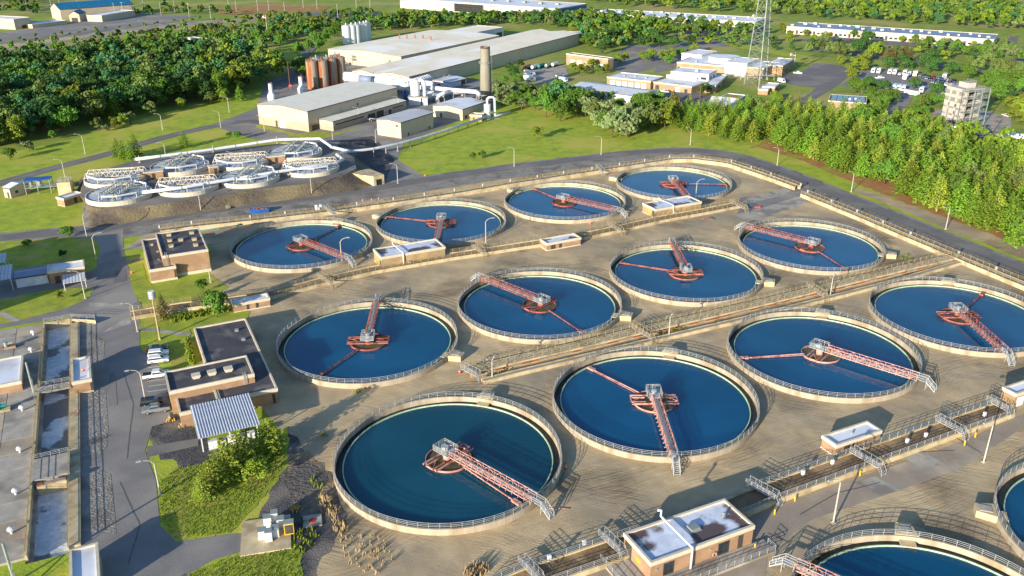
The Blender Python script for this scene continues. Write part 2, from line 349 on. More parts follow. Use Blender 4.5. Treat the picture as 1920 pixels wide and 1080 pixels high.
# western roads and hard standing, east of the sunken channel
we = [c0+chn*(CHW+.2)-chd*1, c1+chn*(CHW+.2)]
WEST = [we[1], *gp([(330,1300),(330,1090),(400,1050),(470,1030),(462,1000),(430,1002),(330,1016),(300,985),(292,900),(272,845),(285,800),(320,790),(312,700),(262,652),(262,600),(258,560),(240,500),(232,470),(230,425),(160,432),(-20,437),(-200,445),(-400,640)]), c0-chd*4-chn*60, c0-chd*4+chn*(CHW+.2)]
sheet('west_road', 'asphalt', WEST, .05)
ribbon('plant_road', 'asphalt_dark', [G(*p) for p in [(-200,385),(-60,362),(40,332),(120,310),(200,290),(270,268),(330,252),(400,236),(480,224),(560,250)]], 7.5, .05)
ribbon('plant_road_centre_line', 'yellow_line', [G(*p) for p in [(-200,385),(-60,362),(40,332),(120,310),(200,290),(270,268),(330,252),(390,238)]], .25, .065)
sheet('plant_yard_asphalt', 'asphalt', gp([(395,235),(480,203),(500,150),(560,140),(600,110),(660,90),(800,140),(905,150),(925,190),(925,205),(830,238),(758,268),(745,300),(800,334),(760,348),(700,356),(640,300),(600,270),(480,262),(440,250)]), .04)
sheet('building_lawn', 'lawn', gp([(480,234),(500,236),(536,247),(560,252),(592,246),(624,250),(690,237),(665,244),(600,262),(545,258),(538,250),(480,240)]), .055)
sheet('north_lawn', 'grass', gp([(160,432),(0,432),(-260,440),(-260,370),(-60,368),(40,340),(120,318),(200,300),(270,278),(400,248),(470,256),(500,268),(640,262),(560,330),(170,360)]), .03)
sheet('embankment_apron', 'dark_gravel', gp([(640,262),(700,255),(740,300),(720,345),(650,352),(600,320)]), .05)
LAWNS = [[(-200,455),(0,453),(110,446),(180,448),(188,470),(182,500),(165,512),(120,490),(30,505),(-200,530)],
 [(-200,575),(0,562),(100,542),(176,540),(168,558),(130,576),(50,598),(0,608),(-200,625)],
 [(241,500),(268,494),(276,530),(300,538),(395,515),(430,540),(365,566),(280,570),(258,560),(244,530)],
 [(262,606),(300,596),(440,575),(470,585),(462,602),(356,618),(360,690),(322,690),(318,650),(262,630)],
 [(300,905),(330,880),(392,868),(420,860),(540,800),(540,870),(520,900),(470,960),(430,1000),(330,1014),(302,985)],
 [(332,1086),(420,1052),(550,1012),(566,1040),(566,1300),(300,1300)]]
for L_ in LAWNS: sheet('lawn', 'lawn', rough(gp(L_), .3), .07)
sheet('mulch_bed', 'mulch', rough(gp([(1395,282),(1420,275),(1500,300),(1620,350),(1780,415),(1920,470),(2200,590),(2200,570),(1920,440),(1700,350),(1540,290),(1440,262)]), .7), .05)
sheet('sandy_verge', 'yard_gravel', rough(gp([(1600,352),(1640,362),(1740,396),(1920,462),(2100,538),(2090,562),(1920,486),(1780,432),(1650,378),(1600,358)]), .7), .065)
for P_ in ([(1680,846),(1712,836),(1770,870),(1725,880)], [(1602,905),(1640,893),(1690,920),(1650,928)]): sheet('concrete_patch', 'concrete_grey', gp(P_), .068)
for P_ in ([(215,508),(236,503),(238,528),(214,532)], [(250,568),(263,566),(266,580),(252,582)], [(275,838),(372,822),(372,836),(276,858)], [(205,700),(216,700),(220,760),(206,762)]): sheet('asphalt_patch', 'asphalt_dark', gp(P_), .082)
def crack(pts, w=.1, m='crack_fill'):
    q = resample_(pts); return ribbon('pavement_crack', m, q, w, .09, sm=0)
def resample_(pts):
    out = []
    for a, b in zip(pts[:-1], pts[1:]):
        n = max(2, int((b-a).length/1.5)); out += [a.lerp(b, i/n)+Vector((random.uniform(-.06,.06), random.uniform(-.06,.06), 0)) for i in range(n)]
    return out+[pts[-1]]
for C_ in ([(1500,965),(1570,925),(1650,905)], [(1782,815),(1840,850)], [(1690,850),(1790,845)], [(232,700),(250,760),(238,860)], [(225,905),(262,985),(240,1060)], [(60,650),(0,690)], [(1440,1000),(1480,1018)], [(690,332),(730,300),(780,330)]): crack([G(*p) for p in C_], .14 if C_[0][0] > 1000 else .1)
for L_ in ([(212,610),(244,592),(246,607),(190,625)], [(166,568),(232,568),(232,574),(170,576)]): sheet('concrete_strip', 'concrete_grey', gp(L_), .065)
for a, b, wd in (((255,616),(357,628),1.6), ((0,586),(33,603),1.6), ((234,492),(268,485),2.2), ((234,468),(270,455),2.6), ((160,385),(164,426),2.2)):
    ribbon('footpath', 'concrete_grey', [G(*a), G(*b)], wd, .085, sm=0)
sheet('lower_paving', 'asphalt_brown', gp([(1420,960),(1640,886),(1800,830),(1885,790),(1990,750),(2300,800),(1920,800),(1800,880),(1700,915),(1520,975),(1440,1040),(1430,1120),(1300,1200),(1000,1200),(1000,1085),(1150,1050)]), .05)
sheet('yard_pad', 'asphalt', gp([(1392,386),(1498,357),(1514,363),(1436,388),(1380,402)]), .04)
sheet('pale_gravel_patch', 'concrete_grey', rough(gp([(1380,402),(1436,388),(1500,368),(1520,376),(1440,408),(1400,412)]), .8), .035)
sheet('pale_gravel_patch', 'concrete_grey', rough(gp([(1370,380),(1400,372),(1480,352),(1496,356),(1392,386)]), .6), .036)
# far lots, roads and clearings
FAR = [('asphalt', [(1145,110),(1180,84),(1250,86),(1245,104),(1226,128),(1180,140),(1150,128)]), ('asphalt', [(1240,100),(1270,80),(1410,72),(1420,82),(1330,90),(1290,100),(1262,130),(1226,138)]),
 ('concrete_grey', [(975,150),(1000,128),(1060,122),(1068,150),(1060,162)]), ('asphalt_dark', [(1500,135),(1530,118),(1585,124),(1600,132),(1572,160),(1500,203),(1485,200),(1530,165),(1455,155),(1470,140)]),
 ('asphalt', [(1570,160),(1612,134),(1640,128),(1810,155),(1800,178),(1716,176),(1690,214),(1728,238),(1650,235),(1640,215),(1680,185),(1600,165)]),
 ('concrete_grey', [(1720,232),(1760,205),(1850,208),(1896,222),(1896,240),(1850,250),(1760,240)]), ('asphalt_dark', [(1740,245),(1850,262),(1990,300),(1990,270),(1850,245)]),
 ('asphalt', [(-40,75),(0,62),(120,44),(250,25),(370,30),(300,46),(120,68),(0,82)]), ('asphalt_brown', [(-60,98),(140,66),(330,42),(470,34),(520,36),(330,52),(140,76),(-60,108)]),
 ('asphalt_dark', [(1460,76),(1570,70),(1880,92),(1884,98),(1560,78)]), ('asphalt_dark', [(1280,60),(1440,48),(1440,56),(1300,70)]),
 ('asphalt_dark', [(1500,96),(1560,90),(1680,106),(1840,130),(1840,137),(1680,114),(1560,98)]), ('asphalt_dark', [(1884,72),(1910,68),(1905,84),(1870,98)]), ('asphalt_dark', [(1920,86),(1960,70),(1960,120),(1860,128),(1895,112)]),
 ('dirt_clay', [(440,18),(480,8),(600,10),(560,22),(500,26)]), ('mulch', [(380,16),(440,12),(620,12),(600,26),(420,28)]), ('asphalt_dark', [(560,24),(700,20),(720,28),(600,34)]),
 ('grass', [(490,100),(560,78),(600,86),(560,110),(520,118)]), ('grass', [(1330,70),(1470,98),(1540,110),(1500,125),(1480,108),(1380,90)]),
 ('asphalt_dark', [(585,75),(606,74),(570,118),(545,160),(520,170),(548,118)]), ('asphalt_dark', [(1190,205),(1260,168),(1310,175),(1360,190),(1440,195),(1420,210),(1330,206),(1240,185)]),
 ('asphalt', [(430,78),(470,70),(500,74),(480,86),(440,92)]), ('concrete', [(-60,90),(100,74),(180,66),(140,74),(0,92),(-60,98)])]
for i, (m_, p_) in enumerate(FAR): sheet({'dirt_clay': 'earth_bank', 'grass': 'clearing', 'mulch': 'bare_field'}.get(m_, 'parking_lot' if i in (0,2,3,4,5,7) else 'road'), m_, gp(p_), .05+.012*i)
ribbon('distant_highway', 'asphalt_brown', [G(*p) for p in [(1700,-1),(1920,3),(2300,9)]], 24, .4, sm=0)
# ---------------- settling tanks ----------------
TR = 22.0; TZ = 1.3; WZ = .22
TC = {1:(-11.28,127.01),2:(27.8,145.95),3:(66.99,165.5),4:(105.55,184.05),5:(-32.15,171.85),6:(6.69,191.0),7:(45.83,210.55),8:(84.97,229.89),9:(-60.35,232.66),10:(-21.74,251.39),11:(17.4,271.45),12:(56.75,291.67)}
TC = {k: Vector((x*1.1, y*1.1, 0)) for k, (x, y) in TC.items()}
s_ = (TC[2]-TC[1]+TC[3]-TC[2]+TC[4]-TC[3])/3; d_ = (TC[1]-TC[5]); d_.normalize()
TC[13] = G(1700, 1100, TZ)
def fit13():      # place by the top and left shoulder of the rim
    best = None
    for ix in range(-30, 31):
        for iy in range(-30, 31):
            c = G(1700, 1100, TZ)+Vector((ix*.6, iy*.6, 0))
            t = min(PX(c+Vector((TR*cos(a), TR*sin(a), 0)))[1] for a in [i*pi/30 for i in range(60)])
            pr = min((PX(c+Vector((TR*cos(a), TR*sin(a), 0))) for a in [i*pi/60 for i in range(120)]), key=lambda q: abs(q[1]-1050)+(0 if q[0] < 1700 else 999))
            e = abs(t-1001)+abs(pr[0]-1503)
            if best is None or e < best[0]: best = (e, c)
    return best[1]
TC[13] = fit13(); TC[13].z = 0
TC[14] = TC[13]+s_
def ring_rail(r, z0, n_post, gap=None, rails=(.45,.8,1.15), t=.06, seg=96):
    mb = MB()
    for k in range(n_post):
        a = 2*pi*k/n_post; mb.beam((r*cos(a), r*sin(a), z0), (r*cos(a), r*sin(a), z0+rails[-1]), t*1.1)
    for h in rails:
        for k in range(seg):
            a = 2*pi*k/seg; b = 2*pi*(k+1)/seg; mb.beam((r*cos(a), r*sin(a), z0+h), (r*cos(b), r*sin(b), z0+h), t)
    return mb
gates = {1:(915,737),2:(1258,655),3:(1542,583),4:(1778,527),5:(848,662),6:(1168,588),7:(1436,525),8:(1664,474),9:(633,414),10:(708,402),11:(950,352),12:(1158,332),13:(1700,1001),14:(1880,960)}
where = {1:'largest looking, beside the dark gravel',2:'below it a lone white roofed hut',3:'its bridge aimed at the open gravel track',4:'beside the channel and the road bend',5:'beside the black roofed operations building',6:'pale bridge cage, landing on upper rim',7:'bridge entering from the far rim',8:'in the corner by road and walkway',9:'next to the vented brick block',10:'behind the long tan hut',11:'far row, with an orange cone below',12:'behind the flat roofed hut, road curve',13:'cut off below the brown paving',14:'only its rim showing beside brown paving'}
proto_tank = None
for k in [2,1]+list(range(3,15)):
    c = TC[k]
    if proto_tank is None:
        t = thing('settling_tank', 'round settling tank of blue water, '+where[k], 'settling tank', c, 0, 'round settling tanks')
        MB().lathe([(TR, 0), (TR, TZ), (TR-.4, TZ), (TR-.4, .02)], 96).build('wall', 'tank_wall', t, smooth=False)
        MB().disc(TR-.41, .045, 96).build('launder', 'launder_water', t)
        MB().lathe([(TR-1.75, .05), (TR-1.75, .5), (TR-1.95, .5), (TR-1.95, .05)], 96).build('weir', 'weir', t)
        MB().disc(TR-1.96, WZ, 96).build('water', 'tank_water', t)
        ring_rail(TR-.2, TZ, 72).build('railing', 'rail_metal', t, kind='stuff')
        proto_tank = t; CH[t.name] = [(q, []) for q in t.children]
    else: t = copy_tree(proto_tank, c, 0, 'round settling tank of blue water, '+where[k])
    if k == 1:
        wq = [o for o in t.children if o.name.startswith('water')][0]; wq.data = wq.data.copy(); wq.data.materials[0] = M('tank_water_teal')
    g = G(*gates[k], TZ)-c; ga = atan2(g.y, g.x)
    ob = MB(); ob.prism([(TR-.1,-1.9),(TR+3.1,-1.2),(TR+3.1,1.2),(TR-.1,1.9)], 0, TZ+.1); ob.box(TR-2.1,-1.3,.33,TR-.45,1.3,.58)
    b = ob.build('outlet_box', 'concrete', t, rz=ga)
    MB().box(TR+.5,-.9,TZ+.1,TR+2.6,.9,TZ+.22).build('hatch', 'concrete_grey', b)
# ---------------- scraper bridges ----------------
def make_bridge(m):
    t = thing('scraper_bridge', 'x', 'scraper bridge', (0,0,0), 0, 'scraper bridges spanning the settling tanks')
    L0, L1 = 1.2, TR+.4
    MB().box(L0,-.55,1.85,L1,.55,1.95).build('walkway', 'grate', t)
    for s in (-1, 1):
        y = .78*s; mb = MB(); N = 14; dx = (L1-L0-.4)/N
        mb.beam((L0,y,1.62),(L1-.4,y,1.62),.12,.2); mb.beam((L0,y,2.95),(L1-.4,y,2.95),.1); mb.beam((L0,y,2.35),(L1-.4,y,2.35),.06)
        for i in range(N+1):
            x = L0+i*dx; mb.beam((x,y,1.6),(x,y,2.95),.08)
            if i < N: mb.beam((x,y,1.62),(x+dx,y,2.95),.08) if i % 2 else mb.beam((x,y,2.95),(x+dx,y,1.62),.08)
            mb.beam((x,y,1.7),(x,y+.45*s,1.55),.09); mb.beam((x,y+.45*s,1.55),(x,y,2.3),.06)
        mb.build('truss', m, t)
    p = MB(); p.box(-2.6,-1.6,2.0,1.2,1.6,2.12); p.build('platform', 'grey_paint', t)
    r = MB(); pts = [(-2.55,-1.55),(-2.55,1.55),(1.15,1.55),(1.15,.8)]; pts2 = [(1.15,-.8),(1.15,-1.55),(-2.55,-1.55)]
    for q in (pts, pts2):
        for a, b2 in zip(q[:-1], q[1:]):
            for h in (2.5, 2.85, 3.2): r.beam((*a, h), (*b2, h), .09)
            n = max(1, int(hypot(a[0]-b2[0], a[1]-b2[1])/1.2))
            for i in range(n+1): r.beam((a[0]+(b2[0]-a[0])*i/n, a[1]+(b2[1]-a[1])*i/n, 2.1), (a[0]+(b2[0]-a[0])*i/n, a[1]+(b2[1]-a[1])*i/n, 3.22), .1)
    r.build('platform_railing', 'rail_metal', t, kind='stuff')
    MB().lathe([(.01,3.0),(.55,3.0),(.6,2.1)], 12, (-.6,0)).box(-1.5,-.5,2.1,-.9,.5,2.7).build('drive_unit', 'grey_paint', t)
    MB().tube([(-.4,0,.1),(-.4,0,2.0)], .8, 14).build('centre_column', m, t)
    MB().lathe([(4.5,.15),(4.5,.62),(4.38,.62),(4.38,.15)], 40).build('feed_well', m, t)
    MB().disc(4.34, WZ+.04, 40).build('feed_water', 'scum', t)
    for s in (-1, 1): MB().box(-1.75*s-.1,-5.0,.75,-1.75*s+.1,5.0,1.1).build('cross_beam', m, t)
    for s in (-1, 1):
        bx = MB()
        for x in (-.9,.9): bx.box(x-.08, min(2*s,5.1*s), .76, x+.08, max(2*s,5.1*s), 1.06)
        bx.box(-.98, 5.0*s-.08, .77, .98, 5.0*s+.08, 1.05); bx.beam((-.9,2.4*s,1.1),(.9,4.9*s,1.1),.1); bx.build('outrigger_frame', m, t)
    st = MB()
    for i in range(7): st.box(L1+1.6+i*.28, -.6, 1.72-i*.26, L1+1.6+i*.28+.3, .6, 1.79-i*.26)
    for s in (-1, 1):
        y = .62*s; st.beam((L1+1.6,y,1.7),(L1+3.6,y,.05),.1,.2); st.beam((L1-2.4,y,2.9),(L1+1.6,y,2.9),.09); st.beam((L1-2.4,y,2.45),(L1+1.6,y,2.45),.08); st.beam((L1+1.6,y,2.9),(L1+3.6,y,1.1),.09); st.beam((L1+1.6,y,2.4),(L1+3.6,y,.6),.07)
        for x, z0, z1 in ((L1-2.4,1.9,2.9),(L1-.4,1.9,2.9),(L1+1.6,0,2.9),(L1+2.6,.8,2.0),(L1+3.6,0,1.1)): st.beam((x,y,z0),(x,y,z1),.1)
    st.box(L1, -.6, 1.74, L1+1.6, .6, 1.84)
    st.build('stair', 'grey_paint', t)
    return t
def add_arm(t, ang, m):
    a = MB(); a.beam((4.2,0,.75),(18.2,0,.55),.16,.2); a.beam((4.2,.5,.6),(18.2,.25,.45),.1)
    for i in range(8): x = 5+i*1.7; a.beam((x,0,.7),(x,.45,.5),.06); a.beam((x,0,.68),(x,0,.24),.05)
    o = a.build('skimmer_arm', m, t, rz=ang)
    MB().box(18.0,-.45,.35,19.9,.45,.8).build('skimmer_blade', m, o)
BR = {1:('pink_steel',(1012,945),(985,952),None),2:('pink_steel',(1265,862),(1095,684),None),3:('pink_steel',(1730,714),(1385,671),None),4:('red_steel',(1885,662),(1848,546),None),5:('red_steel',(708,560),(598,705),None),6:('red_steel',(895,520),(1095,625),None),7:('red_steel',(1258,450),(1158,491),None),8:('red_steel',(1392,425),(1590,506),None),9:('red_steel',(655,488),(640,422),None),10:('red_steel',(818,455),(722,405),None),11:('red_steel',(1162,397),(998,352),None),12:('red_steel',(1290,372),(1366,345),None),13:('pink_steel',(1484,1060),(1850,1190),None),14:('red_steel',(2060,1100),(1890,1022),None)}
words_ = {1:'pink scraper bridge with hub over green scum, beside the dark gravel bank',2:'pink scraper bridge pointing down with a grey stair onto the gravel',3:'pink scraper bridge of the tank whose landing overhangs a long gravel track',4:'red scraper bridge ending in white stairs, tank cut by the picture edge',5:'red scraper bridge running up to the far rim, pale deck, beside the operations building',6:'red scraper bridge with white drive cage landing at the upper rim of a middle tank',7:'red scraper bridge entering from the far rim over a pale green drive base',8:'long red scraper bridge of the tank below the corner walkway',9:'red scraper bridge of the far tank next to the black roofed brick block',10:'red scraper bridge half hidden behind the long tan hut',11:'dark red scraper bridge with thin skimmer arm, far tank by the orange cone',12:'red scraper bridge partly behind the flat roofed hut at the road curve',13:'pink truss of a scraper bridge entering at the bottom edge beside white stairs',14:'red skimmer arm and bridge of the tank whose rim fills the corner'}
protos = {}
for k, (m_, be, ae, _) in BR.items():
    c = TC[k]; d = G(*be, 1.6)-c; a1 = atan2(d.y, d.x); d = G(*ae, .6)-c; a2 = atan2(d.y, d.x)
    if m_ not in protos: protos[m_] = t = make_bridge(m_); t.location = c; t.rotation_euler = (0,0,a1); t['label'] = words_[k]; CH[t.name] = [(q, []) for q in t.children]
    else: t = copy_tree(protos[m_], c, a1, words_[k])
    add_arm(t, a2-a1, m_)
# ---------------- channels and walkways ----------------
FOOT = []          # footprints that trees keep clear of
def wall_along(mb, pts, off, thick, z0, z1):
    a = offset(pts, off+thick/2); b = offset(pts, off-thick/2); n = len(pts)
    vs = [(p.x,p.y,z) for z in (z0, z1) for p in a]+[(p.x,p.y,z) for z in (z0, z1) for p in b]
    fs = []
    for i in range(n-1): fs += [(i,i+1,n+i+1,n+i),(2*n+i+1,2*n+i,3*n+i,3*n+i+1),(n+i,n+i+1,3*n+i+1,3*n+i)]
    fs += [(0,n,3*n,2*n),(n-1,3*n-1,4*n-1,2*n-1)]
    return mb.add(vs, fs)
def strip(mb, pts, off, width, z):
    a = offset(pts, off+width/2); b = offset(pts, off-width/2); n = len(pts)
    return mb.add([(p.x,p.y,z) for p in a]+[(p.x,p.y,z) for p in b], [(i,n+i,n+i+1,i+1) for i in range(n-1)])
def resample(pts, step):
    out = [pts[0]]; 
    for a, b in zip(pts[:-1], pts[1:]):
        n = max(1, round((b-a).length/step))
        for i in range(1, n+1): out.append(a+(b-a)*i/n)
    return out
def rail_line(mb, pts, z, step=2.3, rails=(.45,.8,1.12), t=.06):
    q = resample(pts, step)
    for p in q: mb.beam((p.x,p.y,z), (p.x,p.y,z+rails[-1]+.03), t*1.15)
    for a, b in zip(pts[:-1], pts[1:]):
        for h in rails: mb.beam((a.x,a.y,z+h), (b.x,b.y,z+h), t)
    return mb
def channel(label, px, h, width, floor, railm, extra=None, wallm='concrete', rail_on='LR', fz=.12, deck=False):
    pts = [G(x, y, h) for x, y in px]; o = pts[0].copy(); o.z = 0; pts = [Vector((p.x-o.x, p.y-o.y, 0)) for p in pts]
    t = thing('concrete_channel', label, 'channel', o, 0)
    for s in (1, -1): wall_along(MB(), pts, s*(width/2-.2), .4, 0, h).build('side_wall', wallm, t)
    strip(MB(), pts, 0, width-.85, (h-.1) if deck else fz).build('channel_floor', floor, t)
    for s, c in ((1, 'L'), (-1, 'R')):
        if c in rail_on: rail_line(MB(), offset(pts, s*(width/2-.2)), h).build('railing', railm, t, kind='stuff')
    if extra: extra(t, pts, h, width)
    for a, b in zip(pts[:-1], pts[1:]):
        A = a+o; B = b+o; n_ = Vector((-(B-A).y, (B-A).x, 0)).normalized()*width/2; FOOT.append([A+n_, B+n_, B-n_, A-n_])
    return t
def pipe_run(off, m, r, z, posts=True):
    def f(t, pts, h, width):
        q = offset(pts, off); MB().tube([(p.x,p.y,z) for p in q], r, 8).build('pipe', m, t)
    return f
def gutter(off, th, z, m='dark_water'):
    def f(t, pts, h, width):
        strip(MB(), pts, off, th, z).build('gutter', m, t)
        pp = resample(pts, 14)
        b = MB()
        for p in offset(pp, width/2-.2): b.box(p.x-.25, p.y-.25, h, p.x+.25, p.y+.25, h+1.0)
        b.build('control_box', 'grey_paint', t, kind='stuff')
    return f
channel('beige railed concrete channel running along the far gravel shoulder of the perimeter road', [(300,430),(360,422),(470,411),(600,396),(740,377),(855,360),(960,342),(1060,327),(1165,311),(1258,297),(1300,296),(1368,305),(1440,329),(1496,349)], 1.5, 3.2, 'concrete', 'rail_brown', gutter(-.6,.9,1.49), deck=True)
channel('concrete channel with dark slot and railings beside the perimeter road by the pines', [(1508,362),(1600,399),(1700,441),(1790,478),(1860,507),(1960,548),(2100,606)], 1.3, 3.4, 'concrete', 'rail_brown', gutter(-.9,.8,1.25), deck=True)
channel('long railed channel between the far tanks and the middle tanks, huts standing along it', [(245,588),(340,572),(430,562),(505,551),(600,526),(700,503),(840,479),(1018,452),(1090,441),(1180,422),(1240,408),(1320,394),(1392,380)], 1.0, 4.4, 'sludge', 'rail_brown', fz=.7)
channel('raised walkway with brown railings and pipe between the middle and lower tanks', [(878,694),(960,674),(1080,647),(1200,618),(1320,591),(1440,563),(1600,524),(1700,500),(1796,478)], 1.2, 3.2, 'concrete', 'rail_brown', pipe_run(-2.1,'rust',.2,.75), deck=True)
channel('low bare concrete flume wall below the brown railed walkway', [(905,712),(960,698),(1080,670),(1200,641),(1320,613),(1440,585),(1600,545),(1700,519),(1812,486)], .9, 1.7, 'asphalt_brown', 'rail_metal', None, rail_on='', deck=True)
channel('open sludge channel with pale railings passing the big control building', [(905,1120),(1000,1080),(1148,1030),(1262,990),(1390,944),(1440,922),(1530,890),(1620,857),(1700,829),(1800,793),(1882,765)], 1.1, 5.0, 'sludge', 'rail_metal', fz=.8)
def crossing(label, a, b, h, m='rail_metal', cat='footbridge', w=1.3, floor='grate'):
    A = G(*a, h); B = G(*b, h); d = B-A; L = d.length; t = thing('footbridge', label, cat, (A.x,A.y,0), atan2(d.y, d.x))
    MB().box(0,-w/2,h,L,w/2,h+.12).build('deck', floor, t)
    for s in (-1,1):
        pts = [Vector((0,s*w/2,0)), Vector((L,s*w/2,0))]; rail_line(MB(), pts, h+.12, 1.3).build('railing', m, t, kind='stuff')
    n = 4; mb = MB()
    for i in range(n): mb.box(L+.05+i*.25,-w/2,max(0,h-.28*(i+1)),L+.3+i*.25,w/2,max(.06,h-.28*(i+1)+.08))
    for s in (-1,1): mb.beam((L,s*w/2,h+1.1),(L+1.0,s*w/2,1.0),.06); mb.beam((L+1.0,s*w/2,0),(L+1.0,s*w/2,1.0),.07)
    mb.build('stair', m, t)
    return t
crossing('steel footbridge over the sludge channel just before the control building', (1128,1000), (1166,1036), 1.3)
crossing('steel footbridge over the sludge channel cut by the bottom edge', (978,1050), (1012,1086), 1.3)
crossing('steel footbridge between the control building and the tall white lamp', (1402,905), (1456,934), 1.4)
crossing('steel footbridge with landing at the small white roofed hut', (1597,846), (1650,876), 1.4)
crossing('steel footbridge past the hut, middle of three in the row', (1757,786), (1806,812), 1.4)
crossing('steel footbridge ending at the tan hut cut by the picture edge', (1853,750), (1892,770), 1.4)
crossing('yellowed stair crossing the brown railed walkway near its middle', (1184,610), (1222,634), 1.5, 'rail_brown')
crossing('stair crossing the brown railed walkway towards the pines', (1516,536), (1546,556), 1.5, 'rail_brown')
crossing('stair crossing the channel below the orange cone', (1142,421), (1166,434), 1.4, 'rail_brown')
crossing('stair at the far channel end by the patched pad', (1372,379), (1398,392), 1.4, 'rail_brown')
crossing('stair crossing the channel behind the small black cornered hut', (600,518), (622,532), 1.4, 'rail_brown')
crossing('stair crossing the channel past the long tan hut', (888,462), (906,474), 1.4, 'rail_brown')
crossing('stair crossing the far channel above the second far tank', (610,390), (628,402), 1.8, 'rail_metal')
crossing('stair crossing the far channel above the fourth far tank', (1120,312), (1130,322), 1.8, 'rail_metal')
crossing('pale stair at the lower end of the brown railed walkway', (868,690), (896,704), 1.4)
# sunken channel on the west side with its deck, walkway and gates
P0 = ch_a.copy()
t = thing('sunken_channel', 'deep concrete channel of foaming water beside the west road', 'channel', P0, atan2(chd.y, chd.x))
sg = 1 if chn.dot(Vector((-chd.y, chd.x, 0))) > 0 else -1
W_ = CHW; LL = 94; D_ = 4.2
def yy(a, b): return (min(a*sg, b*sg), max(a*sg, b*sg))
y0, y1 = yy(0, .35); MB().box(-1.5,y0,-D_,LL,y1,1.0).build('side_wall', 'concrete', t)
y0, y1 = yy(W_-.35, W_); MB().box(-1.5,y0,-D_,LL,y1,.5).build('side_wall', 'concrete', t)
y0, y1 = yy(-.05, W_+.05); MB().box(-2.2,y0,-D_,-1.5,y1,1.1).build('end_wall', 'concrete', t)
y0, y1 = yy(.3, W_-.3); MB().add([(-1.5,y0,-.9),(LL,y0,-.9),(LL,y1,-.9),(-1.5,y1,-.9)], [(0,1,2,3)]).build('water', 'foam', t)
y0, y1 = yy(.35, 1.0); MB().box(-1.5,y0,-2.9,LL,y1,-.6).build('ledge', 'concrete_grey', t)
y0, y1 = yy(W_+.0, W_+1.7); MB().box(0,y0+.002,0,LL,y1,.5).build('walkway', 'concrete', t)
mb = MB()
for yq in (.18, W_-.18): rail_line(mb, [Vector((-1.5,yq*sg,0)), Vector((LL,yq*sg,0))], 1.0 if yq < 1 else .5, 2.0)
mb.build('railing', 'rail_brown', t, kind='stuff')
mb = MB(); rail_line(mb, [Vector((-1.8,.2*sg,0)), Vector((-1.8,W_*sg,0)), Vector((1.5,(W_+5.5)*sg,0))], 1.1, 2.0); mb.build('end_railing', 'rail_metal', t, kind='stuff')
y0, y1 = yy(W_+.02, W_+5.6); MB().prism([(-2.2,y0),(2.2,y1),(1.6,y1),(-1.5,y0)] if sg > 0 else [(-2.2,y1),(2.2,y0),(1.6,y0),(-1.5,y1)], 0, 1.0).build('wing_wall', 'concrete', t)
def sx(px, py): return (G(px, py, 1)-P0).dot(chd)
for k, (pa, pb, lab) in enumerate((((92,722),(92,733),0), ((64,862),(60,902),1))):
    xa = sx(*pa); xb = sx(*pb); y0, y1 = yy(.0, W_)
    MB().box(xa,y0,-D_+.4 if k else .6,xb,y1,1.04).build('cross_slab', 'concrete_grey', t)
    mb = MB()
    for xx in ((xa+.1, xb-.1) if k == 0 else (xa+.1,)): rail_line(mb, [Vector((xx,.2*sg,0)), Vector((xx,(W_-.2)*sg,0))], 1.04, 1.6)
    mb.build('cross_railing', 'rail_metal', t, kind='stuff')
xg = sx(64, 912); y0, y1 = yy(1.2, W_-.5)
MB().box(xg+.2,y0,-2.5,xg+.7,y1,1.3).build('sluice_gate', 'concrete', t)
MB().box(xg,y0,1.3,xg+.9,y1,1.55).build('gate_beam', 'rust', t)
# deck of slabs west of the channel
dk = [ch_a-chd*3-chn*.05, ch_a+chd*94-chn*.05, ch_a+chd*94-chn*48, ch_a-chd*3-chn*48]
t = thing('slab_deck', 'wide weathered deck of concrete slabs beside the foaming channel', 'deck', P0, atan2(chd.y, chd.x))
for i in range(17):
    for j in range(7):
        y0, y1 = yy(-.05-j*6.1, -.05-(j+1)*6.1+.12); MB().box(-3+i*5.7, y0, 0, -3+(i+1)*5.7-.12, y1, .42+.012*((i*3+j*5) % 4)).build('slab', 'concrete_grey' if (i+2*j) % 5 else 'asphalt_brown', t)
for k, (x, y) in enumerate([(63,628),(59,660),(42,770),(38,848),(30,927),(22,1000)]):
    c = G(x, y, .45); MB().tube([(0,0,0),(0,0,.7)], .22, 8).lathe([(.55,.7),(.6,.95),(.45,1.25),(.05,1.35)], 10).build('roof_vent', 'white_metal', t, loc=((c-P0).dot(chd), (c-P0).dot(Vector((-chd.y,chd.x,0))), .44))
def deck_mast(px, py, top, label):
    c = G(px, py, .5); h = 7.5
    t = thing('pipe_mast', label, 'pipe', (c.x,c.y,.45), atan2(chd.y,chd.x))
    MB().tube([(0,0,0),(0,0,h)], .22, 8).build('pole', 'galvanised', t)
    MB().beam((0,.3,h*.2),(3.2,.3,.2),.18).beam((0,.3,h*.45),(3.4,.3,.2),.1).build('brace', 'galvanised', t)
deck_mast(63,735,648,'grey steel mast with a brace standing on the slab deck by the brick hut')
deck_mast(26,1088,990,'grey steel mast at the bottom corner of the slab deck')
for k, (px, py, lab) in enumerate([(18,652,'rusty red gearbox on the slab deck behind the white domed vents'),(8,725,'green gearbox on the slab deck beside the brick hut'),(6,770,'green gearbox at the picture edge on the slab deck')]):
    c = G(px, py, .45); t = thing('gearbox', lab, 'machine', (c.x,c.y,.45), GA)
    MB().box(-1.4,-.8,0,1.4,.8,.5).build('base', 'rust' if k == 0 else 'concrete', t); MB().tube([(-.6,0,.5),(-.6,0,1.7)], .45, 10).tube([(-.6,0,1.2),(.9,0,1.2)], .35, 10).build('motor', 'galvanised' if k == 0 else 'teal_paint', t)
for a, b, m_ in (((205,600),(0,0),0),): pass
